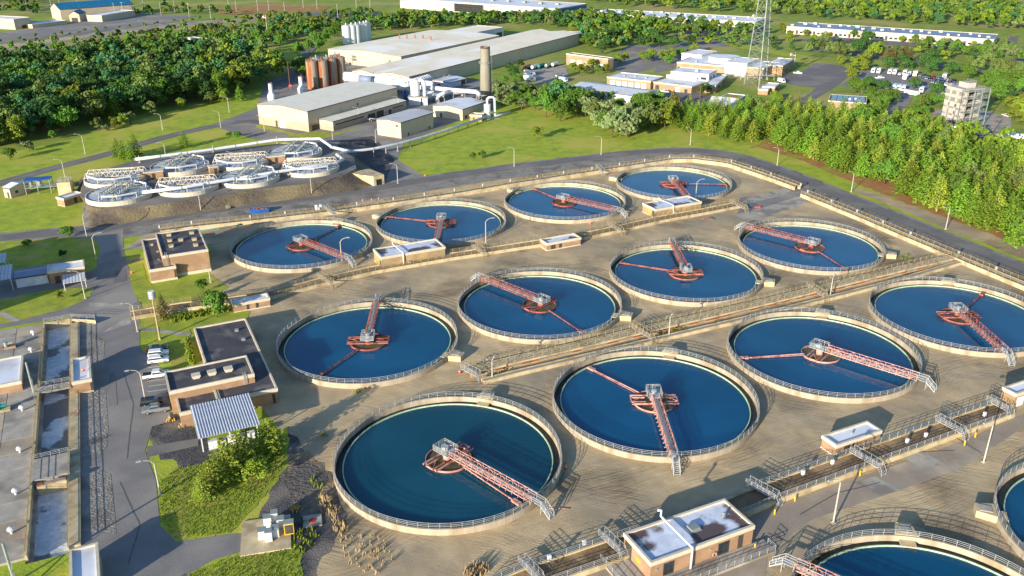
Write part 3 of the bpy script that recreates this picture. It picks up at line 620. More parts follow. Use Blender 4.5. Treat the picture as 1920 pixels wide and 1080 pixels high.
# rutted gravel strips and kerbed islands beside the channel
for i, P_ in enumerate(([(147,625),(170,622),(196,640),(196,690),(150,668)], [(146,740),(198,730),(203,800),(200,840),(186,852),(148,858)], [(150,885),(185,880),(208,890),(215,960),(218,1002),(150,996)])):
    sheet('gravel_strip', 'shoulder', gp(P_), .075)

# ---------------- buildings ----------------
def pane_part(t, face, L, W, s0, s1, z0, z1, kind, x0=0, y0=0):
    def P(s, d, z):   # s metres along the face, d proud of it
        return (s, -d, z) if face == 'R' else (-d, s, z)
    def bx(mb, sa, sb, da, db, za, zb):
        a = P(sa, da, za); b = P(sb, db, zb); return mb.box(min(a[0],b[0])+x0, min(a[1],b[1])+y0, min(za,zb), max(a[0],b[0])+x0, max(a[1],b[1])+y0, max(za,zb))
    if kind == 'window':
        f = MB(); fr = .09
        bx(f,s0,s1,0,.07,z0,z0+fr); bx(f,s0,s1,0,.07,z1-fr,z1); bx(f,s0,s0+fr,0,.068,z0+fr,z1-fr); bx(f,s1-fr,s1,0,.068,z0+fr,z1-fr); bx(f,(s0+s1)/2-.04,(s0+s1)/2+.04,0,.06,z0+fr,z1-fr)
        o = f.build('window', 'dark_door', t); bx(MB(), s0+fr, s1-fr, -.3, .03, z0+fr, z1-fr).build('pane', 'glass', o)
    elif kind in ('door', 'dark'):
        bx(MB(), s0, s1, 0, .05, z0, z1).build('door' if kind == 'door' else 'opening', 'dark_door', t)
    elif kind == 'garage':
        o = bx(MB(), s0, s1, 0, .06, z0, z1).build('garage_door', 'white_door', t)
    elif kind == 'white':
        bx(MB(), s0, s1, 0, .06, z0, z1).build('door', 'white_door', t)
    elif kind == 'sign':
        bx(MB(), s0, s1, 0, .06, z0, z1).build('sign_plate', 'yellow_paint', t)
    elif kind == 'vent':
        bx(MB(), s0, s1, 0, .12, z0, z1).build('wall_vent', 'galvanised', t)
def frame(A, B, C_, h):
    a = G(*A, h); b = G(*B, h); c = G(*C_, h); ex = (c-b).normalized()
    if b.y < 310 and abs(atan2(ex.y, ex.x)-GA) < R(21): ex = U.copy()      # the plant stands on one grid
    ey = Vector((-ex.y, ex.x, 0)); Wd = (a-b).dot(ey)
    return b, atan2(ex.y, ex.x), (c-b).dot(ex), Wd
def bld(name, label, cat, A, B, C_, base=None, h=None, wall='brick_wall', roof='white_roof', par=.45, parm='coping', plinth=None, op=(), gable=None, rise=1.0, base_band=None, vents=(), group=None, over=.15, seams=None):
    if h is None: h = HZ(base[0], base[1], B[1])
    b, rz, L, W = frame(A, B, C_, h)
    if W < 0: raise ValueError(label)
    t = thing(name, label, cat, (b.x,b.y,0), rz, group)
    ex = Vector((cos(rz), sin(rz), 0)); ey = Vector((-sin(rz), cos(rz), 0)); b0 = Vector((b.x,b.y,0)); FOOT.append([b0-ex-ey, b0+ex*(L+1)-ey, b0+ex*(L+1)+ey*(W+1), b0-ex+ey*(W+1)])
    z0 = 0
    if base_band: MB().box(-.04,-.04,0,L+.04,W+.04,base_band[1]).build('lower_wall', base_band[0], t)
    if plinth: MB().box(-.06,-.06,0,L+.06,W+.06,plinth).build('plinth', 'coping', t)
    if gable is None:
        ht = h-par
        MB().box(0,0,0,L,W,ht).build('wall', wall, t)
        pm = MB(); o = over; 
        pm.box(-o,-o,ht-.35,L+o,.3,h); pm.box(-o,W-.3,ht-.35,L+o,W+o,h); pm.box(-o,.3,ht-.35,.3,W-.3,h); pm.box(L-.3,.3,ht-.35,L+o,W-.3,h); pm.build('parapet', parm, t)
        MB().box(.3,.3,ht,L-.3,W-.3,ht+.1).build('roof', roof, t)
    else:
        ov = .3
        e_ = MB()
        if gable == 'x':
            for y_ in (-ov-.06, W+ov+.06): e_.beam((-ov,y_,h-.02),(L+ov,y_,h-.02),.12,.34)
            for x_ in (-ov-.06, L+ov+.06): e_.beam((x_,-ov,h-.02),(x_,W/2,h+rise+.02),.12,.3); e_.beam((x_,W/2,h+rise+.02),(x_,W+ov,h-.02),.12,.3)
        else:
            for x_ in (-ov-.06, L+ov+.06): e_.beam((x_,-ov,h-.02),(x_,W+ov,h-.02),.12,.34)
        e_.build('eave_trim', 'eave_brown', t, kind='stuff')
        if gable == 'x': # ridge runs along x
            MB().add([(0,0,0),(L,0,0),(L,W,0),(0,W,0),(0,0,h),(L,0,h),(L,W,h),(0,W,h),(0,W/2,h+rise),(L,W/2,h+rise)], [(0,1,5,4),(2,3,7,6),(3,0,4,8,7),(1,2,6,9,5),(0,3,2,1)]).build('wall', wall, t)
            for s in (0, 1):
                ya, yb = (-ov, W/2) if s == 0 else (W+ov, W/2); za = h-ov*rise/(W/2); zb = h+rise; th = .18
                q = [(-ov,ya,za+.02),(L+ov,ya,za+.02),(L+ov,yb,zb+.02),(-ov,yb,zb+.02)]; q2 = [(x,y,z+th) for x,y,z in q]
                m_ = MB().add(q+q2, [(0,1,2,3),(7,6,5,4),(0,4,5,1),(1,5,6,2),(2,6,7,3),(3,7,4,0)]); m_.build('roof', roof, t)
        else:
            MB().add([(0,0,0),(L,0,0),(L,W,0),(0,W,0),(0,0,h),(L,0,h),(L,W,h),(0,W,h),(L/2,0,h+rise),(L/2,W,h+rise)], [(0,1,5,8,4),(2,3,7,9,6),(3,0,4,7),(1,2,6,5),(0,3,2,1)]).build('wall', wall, t)
            for s in (0, 1):
                xa, xb = (-ov, L/2) if s == 0 else (L+ov, L/2); za = h-ov*rise/(L/2); zb = h+rise; th = .18
                q = [(xa,-ov,za+.02),(xb,-ov,zb+.02),(xb,W+ov,zb+.02),(xa,W+ov,za+.02)]; q2 = [(x,y,z+th) for x,y,z in q]
                MB().add(q+q2, [(0,3,2,1),(4,5,6,7),(0,1,5,4),(1,2,6,5),(2,3,7,6),(3,0,4,7)]).build('roof', roof, t)
    for f, s0, s1, za, zb, k in op:
        D = L if f == 'R' else W; pane_part(t, f, L, W, s0*D, s1*D, za, zb, k)
    for vx, vy, sz, vh, vm in vents:
        MB().box(vx*L-sz/2, vy*W-sz/2, h-par if gable is None else h, vx*L+sz/2, vy*W+sz/2, h-par+vh if gable is None else h+vh+.5).build('roof_vent', vm, t)
    if seams:
        mb = MB(); n = seams
        for i in range(1, n): mb.box(L*i/n-.08,-.1,.05,L*i/n+.08,0,h-.3)
        mb.build('wall_trim', 'cream_wall', t, kind='stuff')
    t['L'] = L; t['W'] = W; t['h'] = h
    return t
def rw(t): return t['L'], t['W'], t['h']
# control building at the bottom
t = bld('control_building', 'tan brick control building with stained white roof and white pipe over it', 'building', (1177,997), (1221,1054), (1411,982), h=4.3, wall='brick_wall', roof='stained_roof', plinth=.25,
    op=[('R',.12,.22,.6,3.0,'window'),('R',.65,.76,.6,3.0,'window'),('R',.85,.9,.3,3.1,'door'),('L',.38,.5,1.6,2.4,'sign'),('L',.7,.95,.2,3.2,'door'),('R',.05,.07,2.2,2.6,'vent'),('R',.56,.58,2.3,2.6,'vent')], vents=[(.86,.55,.35,1.0,'galvanised')])
L, W, h = rw(t)
MB().box(L*.5,W*.42,h-.45,L*.5+1.7,W*.42+1.5,h+.15).box(L*.5-.2,W*.42-.2,h-.44,L*.5+1.9,W*.42+1.7,h-.2).build('roof_hatch', 'galvanised', t)
MB().tube([(L*.37,-.5,.0),(L*.37,-.5,h+.35),(L*.37,W+.3,h+.35),(L*.37,W+.6,h+.35),(L*.37,W+.6,h+1.6),(L*.37-.7,W+.6,h+1.75)], .2, 10).build('vent_pipe', 'white_metal', t, smooth=True)
MB().lathe([(.45,0),(.45,.12),(.3,.12),(.3,0)], 16).build('lifebuoy', 'pink_steel', t, loc=(L*.61,-.2,1.3)).rotation_euler = (pi/2,0,0)
MB().box(-4.5,-3.2,0,L+2.5,-.05,.5).box(-4.5,-.05,0,-.05,W+.3,.5).build('terrace', 'concrete_grey', t)
mb = MB(); rail_line(mb, [Vector((-4.4,W,0)), Vector((-4.4,-3.1,0)), Vector((L+2.4,-3.1,0)), Vector((L+2.4,-1.2,0))], .5, 1.7); mb.build('terrace_railing', 'rail_metal', t, kind='stuff')
bld('hut', 'small tan hut with bluish white roof on the sludge channel, above the tall lamps', 'hut', (1543,816), (1569,834), (1646,802), h=2.9, wall='brick_wall', roof='white_roof', plinth=.3, op=[('R',.18,.32,.3,2.2,'door'),('R',.36,.42,.3,2.2,'dark')], vents=[(.5,.5,.3,.6,'galvanised')])
bld('hut', 'tan hut cut by the picture edge beside white stairs', 'hut', (1893,722), (1906,738), (1990,708), h=3.6, wall='brick_wall', roof='white_roof', op=[('R',.05,.2,.1,2.4,'white'),('R',.3,.42,.1,2.4,'door')])
for lab, A, B, C_, bs, pp in (('long tan hut with grey stained roof and white overhead pipe before the second far tank', (701,466),(715,482),(832,460),(716,505),.33), ('flat roofed tan hut with white overhead pipe before the fourth far tank', (1209.5,379.5),(1229,392),(1314,377),(1229,409),.38)):
    t = bld('hut', lab, 'hut', A, B, C_, bs, wall='tan_wall', roof='stained_roof', plinth=.2, op=[('L',.3,.5,1.0,1.9,'sign'),('L',.05,.22,.1,2.3,'door')]); L, W, h = rw(t)
    MB().tube([(L*pp,-.4,0),(L*pp,-.4,h+.35),(L*pp-.5,W+.2,h+.35),(L*pp-.5,W+.2,h+1.0)], .17, 8).build('vent_pipe', 'white_metal', t)
    MB().tube([(L*.42,-.05,.8),(L*.42,-.9,.8)], .55, 12).build('wall_duct', 'galvanised', t)
bld('hut', 'small tan hut with dark doorway alone on the gravel between tank rows', 'hut', (1017,447),(1025.5,456),(1086,443),(1026,471), wall='brick_wall', roof='stained_roof', plinth=.35, op=[('R',.12,.25,.35,2.1,'door'),('R',.36,.44,.35,2.1,'dark'),('R',.5,.54,1.5,1.9,'vent')])
t = bld('brick_building', 'brown brick block with black roof carrying seven square vents', 'building', (295,437),(304,480),(389,465),h=7.0, wall='brick_wall', roof='black_roof', plinth=.9, parm='coping', over=.05)
L, W, h = rw(t)
for vx, vy in ((.28,.85),(.26,.6),(.25,.36),(.5,.55),(.8,.8),(.8,.5),(.78,.25)): MB().box(vx*L-.6,vy*W-.6,h-.35,vx*L+.6,vy*W+.6,h+.1).prism([(vx*L-.7,vy*W-.7),(vx*L+.7,vy*W-.7),(vx*L+.7,vy*W+.7),(vx*L-.7,vy*W+.7)],h+.1,h+.3).build('roof_vent', 'concrete', t)
mb = MB()
for s in (-.25,.25): mb.beam((1.0+s,-.3,3.9),(1.0+s,-.3,h+1.1),.08)
for i in range(12): mb.beam((.75,-.3,4.0+i*.32),(1.25,-.3,4.0+i*.32),.05)
mb.build('ladder', 'rail_metal', t)
v_ = Vector((cos(SHADOW_AZ), sin(SHADOW_AZ), 0))*(14/math.tan(SUN_EL)); e1 = G(222,438)-v_; e2 = G(236,500)-v_
t = thing('digester_building', 'tall concrete digester building standing beyond the west edge of the picture', 'building', (e2.x,e2.y,0), 0)
MB().prism([(0,0),(e1.x-e2.x,e1.y-e2.y),(e1.x-e2.x-24,e1.y-e2.y-6),(-24,-6)],0,14).build('wall', 'concrete', t)
bld('brick_annex', 'low brick annex with black roof in front of the vented brick block', 'building', (270,449),(280,506),(327,493),(285,531), wall='brick_wall', roof='black_roof', plinth=.6, op=[('R',.92,.98,.6,3,'dark')], vents=[(.35,.8,.7,.5,'concrete'),(.5,.55,.8,.4,'galvanised'),(.45,.3,.5,.3,'galvanised')])
# operations building: low black roofed block, taller clerestory, canopy
t = bld('operations_building', 'wide brick operations building with black flat roof and a raised front block', 'building', (355,616),(408,752),(519,726),h=3.7, wall='brick_wall', roof='black_roof', plinth=None, over=.1, op=[('R',.9,.95,.2,2.4,'dark')], vents=[(.75,.85,.8,.6,'galvanised'),(.8,.7,.8,.6,'galvanised'),(.45,.4,.7,.5,'galvanised')])
bld('front_wing', 'low brick front wing with dark roof behind the ribbed canopy', 'building', (327,737),(337,774),(415,753),h=3.6, wall='brick_wall', roof='black_roof', over=.1, op=[('L',.3,.45,.2,2.4,'door')])
L, W, h = rw(t)
b_, rz_, L2, W2 = frame((312,696),(317,734),(476,700),5.6)
lb = (Vector((b_.x,b_.y,0))-t.location); lx = lb.x*cos(rz_)+lb.y*sin(rz_); ly = -lb.x*sin(rz_)+lb.y*cos(rz_)
ub = bld('raised_block', 'raised brick block with black roof and three beige vents over the parking bays', 'building', (312,696),(317,734),(476,700),h=5.6, wall='brick_wall', roof='black_roof', over=.08)
L, W, h = rw(ub)
for vx in (.34,.53,.73): MB().box(vx*L-.7,W*.45-.6,h-.36,vx*L+.7,W*.45+.7,h+.1).prism([(vx*L-.9,W*.45-.8),(vx*L+.9,W*.45-.8),(vx*L+.9,W*.45+.9),(vx*L-.9,W*.45+.9)],h+.1,h+.45).build('roof_vent', 'coping', ub)
mb = MB()
for s in (-.25,.25): mb.beam((L*.88+s,-.3,3.6),(L*.88+s,-.3,h+1.0),.08)
for i in range(9): mb.beam((L*.88-.25,-.3,3.7+i*.32),(L*.88+.25,-.3,3.7+i*.32),.05)
mb.build('ladder', 'rail_metal', ub)
# canopy of ribbed metal sheets
b_, rz_, L, W = frame((361,763),(371,821),(488,794),3.9)
t = thing('metal_canopy', 'ribbed white metal canopy on posts over grey cabinets', 'canopy', (b_.x,b_.y,0), rz_)
FOOT.append([Vector((b_.x,b_.y,0))+Vector((cos(rz_)*i*L-sin(rz_)*j*W, sin(rz_)*i*L+cos(rz_)*j*W, 0)) for i, j in ((0,0),(1,0),(1,1),(0,1))])
NP = 22; me = None
for row in (0, 1):
    for i in range(NP):
        w1 = L/NP
        if me is None:
            mb = MB(); pr = [(0,0),(w1*.55,0),(w1*.65,.12),(w1*.93,.12),(w1,0)]; k = len(pr)
            mb.add([(x,0,z) for x,z in pr]+[(x,W/2-.05,z+.35) for x,z in pr]+[(x,0,z-.04) for x,z in pr]+[(x,W/2-.05,z+.31) for x,z in pr], [(j,j+1,k+j+1,k+j) for j in range(k-1)]+[(2*k+j+1,2*k+j,3*k+j,3*k+j+1) for j in range(k-1)]+[(j,2*k+j,2*k+j+1,j+1) for j in range(k-1)])
            o = mb.build('roof_sheet', 'metal_roof', t); me = o.data
        else: o = link('roof_sheet', me, t)
        o.location = (i*w1, row*W/2, 3.6+row*.33)
mb = MB()
for x in (.6, L*.5, L-.6):
    for y in (.8, W-.6): mb.beam((x,y,0),(x,y,3.6),.22)
mb.beam((.3,.8,3.5),(L-.3,.8,3.5),.2,.25); mb.beam((.3,W-.6,3.8),(L-.3,W-.6,3.8),.2,.25)
mb.build('post', 'white_metal', t, kind='stuff')
for i, (fx, wd, hh) in enumerate(((.22,1.7,1.9),(.38,1.2,1.6),(.52,1.5,1.8),(.68,1.6,1.7),(.84,1.5,1.7))):
    c = thing('electrical_cabinet', ('wide','narrow','square','pale tall','end')[i]+' grey electrical cabinet under the ribbed white canopy, number %s from the road' % ('one','two','three','four','five')[i], 'cabinet', (b_.x+cos(rz_)*fx*L-sin(rz_)*1.2, b_.y+sin(rz_)*fx*L+cos(rz_)*1.2, 0), rz_, 'cabinets under the canopy')
    MB().box(-wd/2,-.5,.15,wd/2,.6,hh).build('body', 'galvanised' if i % 2 else 'white_metal', c); MB().box(-wd/2+.08,-.55,.3,-.04,-.5,hh-.15).box(.04,-.55,.3,wd/2-.08,-.5,hh-.15).build('door', 'white_door', c); MB().box(-wd/2-.1,-.7,0,wd/2+.1,.7,.15).build('base', 'concrete_grey', c)
bld('hut', 'narrow brick hut with bright bluish roof standing on the channel walkway', 'hut', (134,673),(135,716),(170,708),h=3.4, wall='brick_wall', roof='white_roof', plinth=.4, op=[('R',.9,.97,.4,2.3,'dark')], vents=[(.45,.15,.3,.4,'galvanised')])
bld('hut', 'brick hut with white roof on the slab deck, cut by the picture edge', 'hut', (-50,682),(-46,730),(39,707),h=2.9, wall='brick_wall', roof='white_roof', plinth=.3)
bld('hut', 'brick hut with white roof in the bottom corner by the foaming channel', 'hut', (127,1032),(132,1100),(186,1086),h=3.4, wall='brick_wall', roof='white_roof', plinth=.4)
bld('brick_shed', 'brick shed with bluish white roof and a white awning beside the west lawn', 'shed', (87,497),(89,509),(157,499),(90,534), wall='brick_wall', roof='white_roof', op=[('R',.15,.3,.1,2.3,'door')])
t = bld('metal_shed', 'low white metal shed with grey blue sheet roof next to the brick shed', 'shed', (25,510),(28,522),(88,511),h=3.0, wall='white_metal', roof='slate_roof', gable='x', rise=.4, op=[('R',.6,.95,.2,2.2,'white')])
for lab, A, B, C_, hh in (('open white metal canopy at the picture edge above the dark paving', (-12,500),(-14,524),(20,520),4.2), ('second white canopy at the picture edge by the west lawn', (-20,478),(-18,492),(10,488),4.2), ('white awning on posts leaning on the brick shed', (114,516),(117,529),(160,523),2.8)):
    b_, rz_, L, W = frame(A, B, C_, hh); t = thing('awning', lab, 'canopy', (b_.x,b_.y,0), rz_)
    n = max(4, int(L/.8)); 
    for i in range(n): MB().add([(i*L/n,0,hh-.5),((i+1)*L/n-.12,0,hh-.5),((i+1)*L/n-.12,W,hh),(i*L/n,W,hh),(i*L/n,0,hh-.62),((i+1)*L/n-.12,0,hh-.62),((i+1)*L/n-.12,W,hh-.12),(i*L/n,W,hh-.12)], [(0,1,2,3),(7,6,5,4),(0,4,5,1),(1,5,6,2),(2,6,7,3),(3,7,4,0)]).build('roof_sheet', 'metal_roof', t)
    mb = MB()
    for x in (.2, L-.2):
        for y in (.2, W-.2): mb.beam((x,y,0),(x,y,hh-.55 if y < 1 else hh-.12),.16)
    mb.build('post', 'white_metal', t, kind='stuff')
bld('hut', 'low brick hut with bluish roof on the channel beside the round green tree', 'hut', (433,561),(437,570),(504,556),h=2.6, wall='brick_wall', roof='white_roof', plinth=.3, op=[('R',.6,.68,.1,2.2,'dark'),('R',.35,.42,.1,2.2,'dark')])
t = bld('white_shed', 'small white gabled shed with blue patched roof on the west lawn', 'shed', (11,350),(17,354),(54,343),(16,372), wall='cream_wall', roof='white_roof', gable='y', rise=.9, op=[('L',.2,.5,.1,2.2,'dark'),('R',.25,.4,1.3,2.3,'window')])
# steel platform with blue roof beside the shed
c = G(62,362); t = thing('steel_platform', 'blue roofed steel equipment platform on legs beside the white shed', 'platform', c, R(15))
MB().box(-2,-2,5.2,7,3,5.4).build('roof', 'blue_paint', t)
mb = MB(); 
for x in (-1.8,2.4,6.8,11):
    for y in (-1.8,2.8): mb.beam((x,y,0),(x,y,5.2 if x < 8 else 2.6),.22)
mb.box(-2,-2,2.4,13,3,2.55); rail_line(mb, [Vector((-2,-2,0)),Vector((13,-2,0)),Vector((13,3,0))], 2.5, 1.8); mb.build('deck', 'galvanised', t)
for x in (0,3): MB().tube([(x,0,2.6),(x,0,4.6)], .8, 10).build('vessel', 'galvanised', t)
t = bld('pump_house', 'brick pump house with pale roof beside the narrow footpath on the lawn', 'hut', (115,366),(119,372),(155,361),(120,388), wall='brick_wall', roof='white_roof', op=[('R',.5,.65,.2,2.4,'dark')], plinth=.2)
c = G(124,366); t = thing('concrete_tank', 'square pale concrete tank with railed top behind the brick pump house', 'tank', c, R(14))
MB().box(-2.2,-1,0,2.4,3.4,5.2).build('wall', 'concrete', t); mb = MB(); rail_line(mb, [Vector((-2,-.8,0)),Vector((2.2,-.8,0)),Vector((2.2,3.2,0)),Vector((-2,3.2,0)),Vector((-2,-.8,0))], 5.2, 1.5); mb.build('railing', 'rail_metal', t, kind='stuff')
# concrete tunnel portal
t = thing('tunnel_portal', 'wedge shaped concrete tunnel portal with dark opening under the earth bank', 'portal', G(701,349), 0)
o = G(701,349); pts = [G(721,345)-o]; ex = pts[0].normalized(); t.rotation_euler = (0,0,atan2(ex.y,ex.x)); L = pts[0].length; hh = HZ(701,349,331)
MB().add([(0,0,0),(L,0,0),(L,0,hh),(0,0,hh),(0,12,hh*.9),(L,12,hh*.9),(-5,12,hh*.9),(0,12,0),(L,12,0)], [(0,1,2,3),(3,2,5,4),(0,3,6),(3,4,6),(1,8,5,2),(8,7,4,5)]).build('wall', 'concrete', t)
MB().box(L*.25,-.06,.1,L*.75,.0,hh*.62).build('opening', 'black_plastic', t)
# ---------------- industrial plant ----------------
t = bld('process_hall', 'large cream metal hall with low pitched roof and beige lower wall', 'building', (481,196),(576,209),(744,164),(577,247.5), wall='cream_wall', roof='ribbed_roof_x', gable='x', rise=1.3, base_band=('beige_base',3.8), op=[('L',.46,.58,0,3.6,'white'),('L',-.0+.62,.66,0,3.2,'dark'),('R',.03,.1,.1,2.8,'dark'),('R',.52,.535,6,7.4,'dark')], seams=6)
t = bld('annex', 'long low cream annex with strip openings in front of the process hall', 'building', (593,224),(624,228),(761,189),(622,246), wall='cream_wall', roof='ribbed_roof_x', gable='x', rise=.5, base_band=('beige_base',2.2), op=[('R',.03,.4,2.5,3.1,'dark'),('R',.45,.55,.1,3.2,'dark'),('R',.57,.67,.1,3.4,'dark'),('R',.74,.78,.1,2.6,'dark'),('R',.8,.96,2.5,3.1,'dark')])
bld('storage_shed', 'beige box shed with grey ribbed roof standing alone on the plant yard', 'building', (711,222),(751,230),(812,211),(751,260), wall='cream_wall', roof='grey_ribbed_roof', gable='x', rise=.7, op=[('L',.12,.2,5.2,6.2,'dark'),('R',.2,.24,.4,1.6,'dark'),('R',.84,.88,.4,1.6,'dark')], seams=4)
bld('scrubber_house', 'cream gabled house with white roof between white ducts and the tall stack', 'building', (815,197),(867,205),(909,191),(867,226), wall='cream_wall', roof='white_roof', gable='x', rise=1.2, op=[('L',.7,.76,.1,2.4,'dark'),('R',.1,.2,.5,2.0,'dark'),('R',.4,.5,.1,2.4,'door')])
bld('white_shed', 'small white shed with two roof stacks behind the white ducts', 'building', (816,148),(842,155),(874,147),(842,165.5), wall='white_metal', roof='white_roof', gable='x', rise=.6, op=[('R',.7,.95,.2,2.8,'dark'),('L',.45,.6,1.0,1.8,'dark')], vents=[(.4,.6,.5,1.8,'galvanised'),(.7,.6,.5,1.8,'galvanised')])
bld('tan_shed', 'tiny tan shed beside the white scrubber column', 'hut', (888,210),(903,216),(909,212),h=3.2, wall='tan_wall', roof='cream_wall', op=[('L',.6,.75,.8,1.8,'dark')])
# big warehouses
t = bld('warehouse', 'vast white roofed warehouse with five rusty roof stacks', 'building', (614,92),(752,106),(936,67),h=9, wall='cream_wall', roof='cream_roof', gable='x', rise=1.6)
L, W, h = rw(t)
def roof_stack(t, px, py, h, r=.55, hh=3.2):
    c = G(px, py, h); d = c-t.location; a = -t.rotation_euler.z; MB().tube([(0,0,0),(0,0,hh)], [r,r], 10).lathe([(r*1.5,0),(r*1.2,.4)],10).build('roof_stack', 'rust', t, loc=(d.x*cos(a)-d.y*sin(a), d.x*sin(a)+d.y*cos(a), h-.3), rz=-a if 0 else 0)
for x, y in ((749,72),(763,73),(778,73),(793,74),(808,76)): roof_stack(t, x, y, 10.2)
bld('warehouse_wing', 'flat white warehouse wing with bluish side wall beyond the stacked roof', 'building', (842,56),(890,61),(944,51),h=7.5, wall='white_metal', roof='cream_roof', par=.3, op=[('R',.75,.95,.1,4,'dark')])
bld('long_hall', 'long cream hall with pitched roof, grey green lower wall, behind the stack', 'building', (709,135),(767,144),(1085,63),h=8.6, wall='cream_wall', roof='cream_roof', gable='x', rise=1.3, base_band=('grey_wall',4.6), seams=12)
bld('long_hall', 'second long cream hall, its pitched roof beside the brown roof valley', 'building', (655,134),(698,137),(1030,59),h=7.6, wall='cream_wall', roof='cream_roof', gable='x', rise=1.4)
bld('hall_end_block', 'short grey roofed block at the tree end of the long hall', 'building', (1049,58),(1083,64),(1094,60),h=7, wall='grey_wall', roof='slate_roof', par=.3)
# silos
def silo(name, label, px, py, top, r, m, grp, cone=False):
    c = G(px, py); h = HZ(px, py, top); t = thing(name, label, 'silo', c, 0, grp)
    MB().lathe([(r,0),(r,h-.8),(r*.55,h),(.01,h+.1)], 24).build('shell', m, t, smooth=False)
    for z in (h*.25, h*.5, h*.75): MB().lathe([(r+.06,z),(r+.06,z+.18),(r,z+.18)], 24).build('band', m, t)
    mb = MB(); 
    for k in range(10): a = 2*pi*k/10; mb.beam((r*.95*cos(a),r*.95*sin(a),h-.8),(r*.95*cos(a),r*.95*sin(a),h+.4),.08); b = 2*pi*(k+1)/10; mb.beam((r*.95*cos(a),r*.95*sin(a),h+.4),(r*.95*cos(b),r*.95*sin(b),h+.4),.08)
    mb.build('top_railing', 'galvanised', t, kind='stuff')
    MB().tube([(0,0,h),(0,0,h+1.6)], .5, 8).build('top_vent', m, t)
    return t
nm = ['first','second','third','fourth','fifth','sixth']
rs = [(588,166,112,'rust'),(607,164,112,'rust'),(624,160,108,'rust'),(640,157,105,'rust')]
for i, (x, y, tp, m_) in enumerate(rs): silo('rusty_silo', 'rust streaked orange silo, %s of the front four beside the process hall' % nm[i], x, y, tp, 3.4, m_, 'rust streaked silos')
for i, (x, y, tp) in enumerate([(597,158,108),(616,155,107),(632,151,102)]): silo('grey_silo', 'grey silo standing behind the gap after the %s rusty silo' % nm[i], x, y, tp, 3.2, 'galvanised', 'rust streaked silos')
for i, (x, y, tp) in enumerate([(651,82,47),(661,81,46),(669,80,45),(677,78,44),(684,77,43),(689,75,42)]): silo('white_silo', 'white silo, %s in the row behind the warehouse gable' % nm[i], x, y, tp, 3.4, 'white_metal', 'white silos in a row')
for i, (x, y, tp) in enumerate([(510,188,157),(566,174,144)]):
    h = HZ(x, y, tp); t = thing('white_stack', ('squat white stack with flared base at the wood end of the process hall','squat white stack with flared base by the plant road stop sign')[i], 'stack', G(x, y), 0)
    MB().lathe([(2.2,0),(2.4,2.6),(1.2,4.4),(1.15,h)], 18).build('shell', 'white_metal', t); MB().lathe([(1.17,h),(1.25,h+.5),(1.0,h+.5)], 18).build('rim', 'rust', t)
# tall chimney
c = G(911,187); h = HZ(911,187,88); t = thing('chimney', 'tall beige concrete chimney with gallery ring and caged ladder', 'chimney', c, 0)
MB().lathe([(3.15,0),(2.95,h*.6),(2.75,h*.72),(2.6,h),(2.2,h),(2.2,h-1)], 28).build('shaft', 'stack_concrete', t)
MB().lathe([(2.66,h-.7),(2.7,h+.15),(2.2,h+.15)], 28).build('cap', 'eave_brown', t)
mb = MB().lathe([(2.6,h*.7),(3.6,h*.7),(3.6,h*.7+.15),(2.6,h*.7+.15)], 24); o = mb.build('gallery', 'galvanised', t)
mb = MB()
for k in range(18): a = 2*pi*k/18; b = 2*pi*(k+1)/18; mb.beam((3.5*cos(a),3.5*sin(a),h*.7),(3.5*cos(a),3.5*sin(a),h*.7+1.1),.08); mb.beam((3.5*cos(a),3.5*sin(a),h*.7+1.1),(3.5*cos(b),3.5*sin(b),h*.7+1.1),.08)
mb.build('gallery_railing', 'galvanised', t, kind='stuff')
mb = MB()
for s in (-.35,.35): mb.beam((3.3,s,0),(2.9,s,h*.98),.09); mb.beam((3.9,s*1.2,2),(3.5,s*1.2,h*.96),.07)
for i in range(46): z = i*h/46; mb.beam((2.9-.3*z/h,-.35,z),(2.9-.3*z/h,.35,z),.06); 
for i in range(20): z = 2+i*(h-3)/20; mb.beam((2.9,-.4,z),(3.5,-.4,z),.06); mb.beam((2.9,.4,z),(3.5,.4,z),.06); mb.beam((3.5,-.4,z),(3.5,.4,z),.06)
mb.build('caged_ladder', 'galvanised', t, kind='stuff')
FOOT.append([c+Vector((-4,-4,0)),c+Vector((4,-4,0)),c+Vector((4,4,0)),c+Vector((-4,4,0))])
# scrubber column with duct
c = G(914,222); h = HZ(914,222,195); t = thing('scrubber_column', 'white scrubber column with looping duct beside the chimney foot', 'column', c, R(25))
MB().tube([(0,0,0),(0,0,h)], 1.7, 18).build('shell', 'white_metal', t)
MB().tube([(0,0,h),(0,0,h+2.4),(.9,0,h+3.2),(3.2,0,h+3.2),(4.1,0,h+2.4),(4.2,0,1.2),(5,0,.9),(14,3,1.2)], .65, 12).build('duct', 'white_metal', t, smooth=True)
MB().lathe([(1.8,h*.45),(2.9,h*.45),(2.9,h*.45+.15),(1.8,h*.45+.15)], 18).box(-3,-3,0,6,3,.2).build('gallery', 'concrete_grey', t)
c = G(930,184); t = thing('green_fan', 'green and white round fan casing behind the scrubber column', 'fan', c, R(30)); MB().tube([(0,0,2),(3.2,0,2)], 2.0, 16).build('casing', 'white_metal', t); MB().tube([(-1.2,0,2),(0,0,2)], 2.1, 16).build('drum', 'teal_paint', t); MB().box(-1,-1.2,0,2.6,1.2,.6).build('base', 'concrete_grey', t)
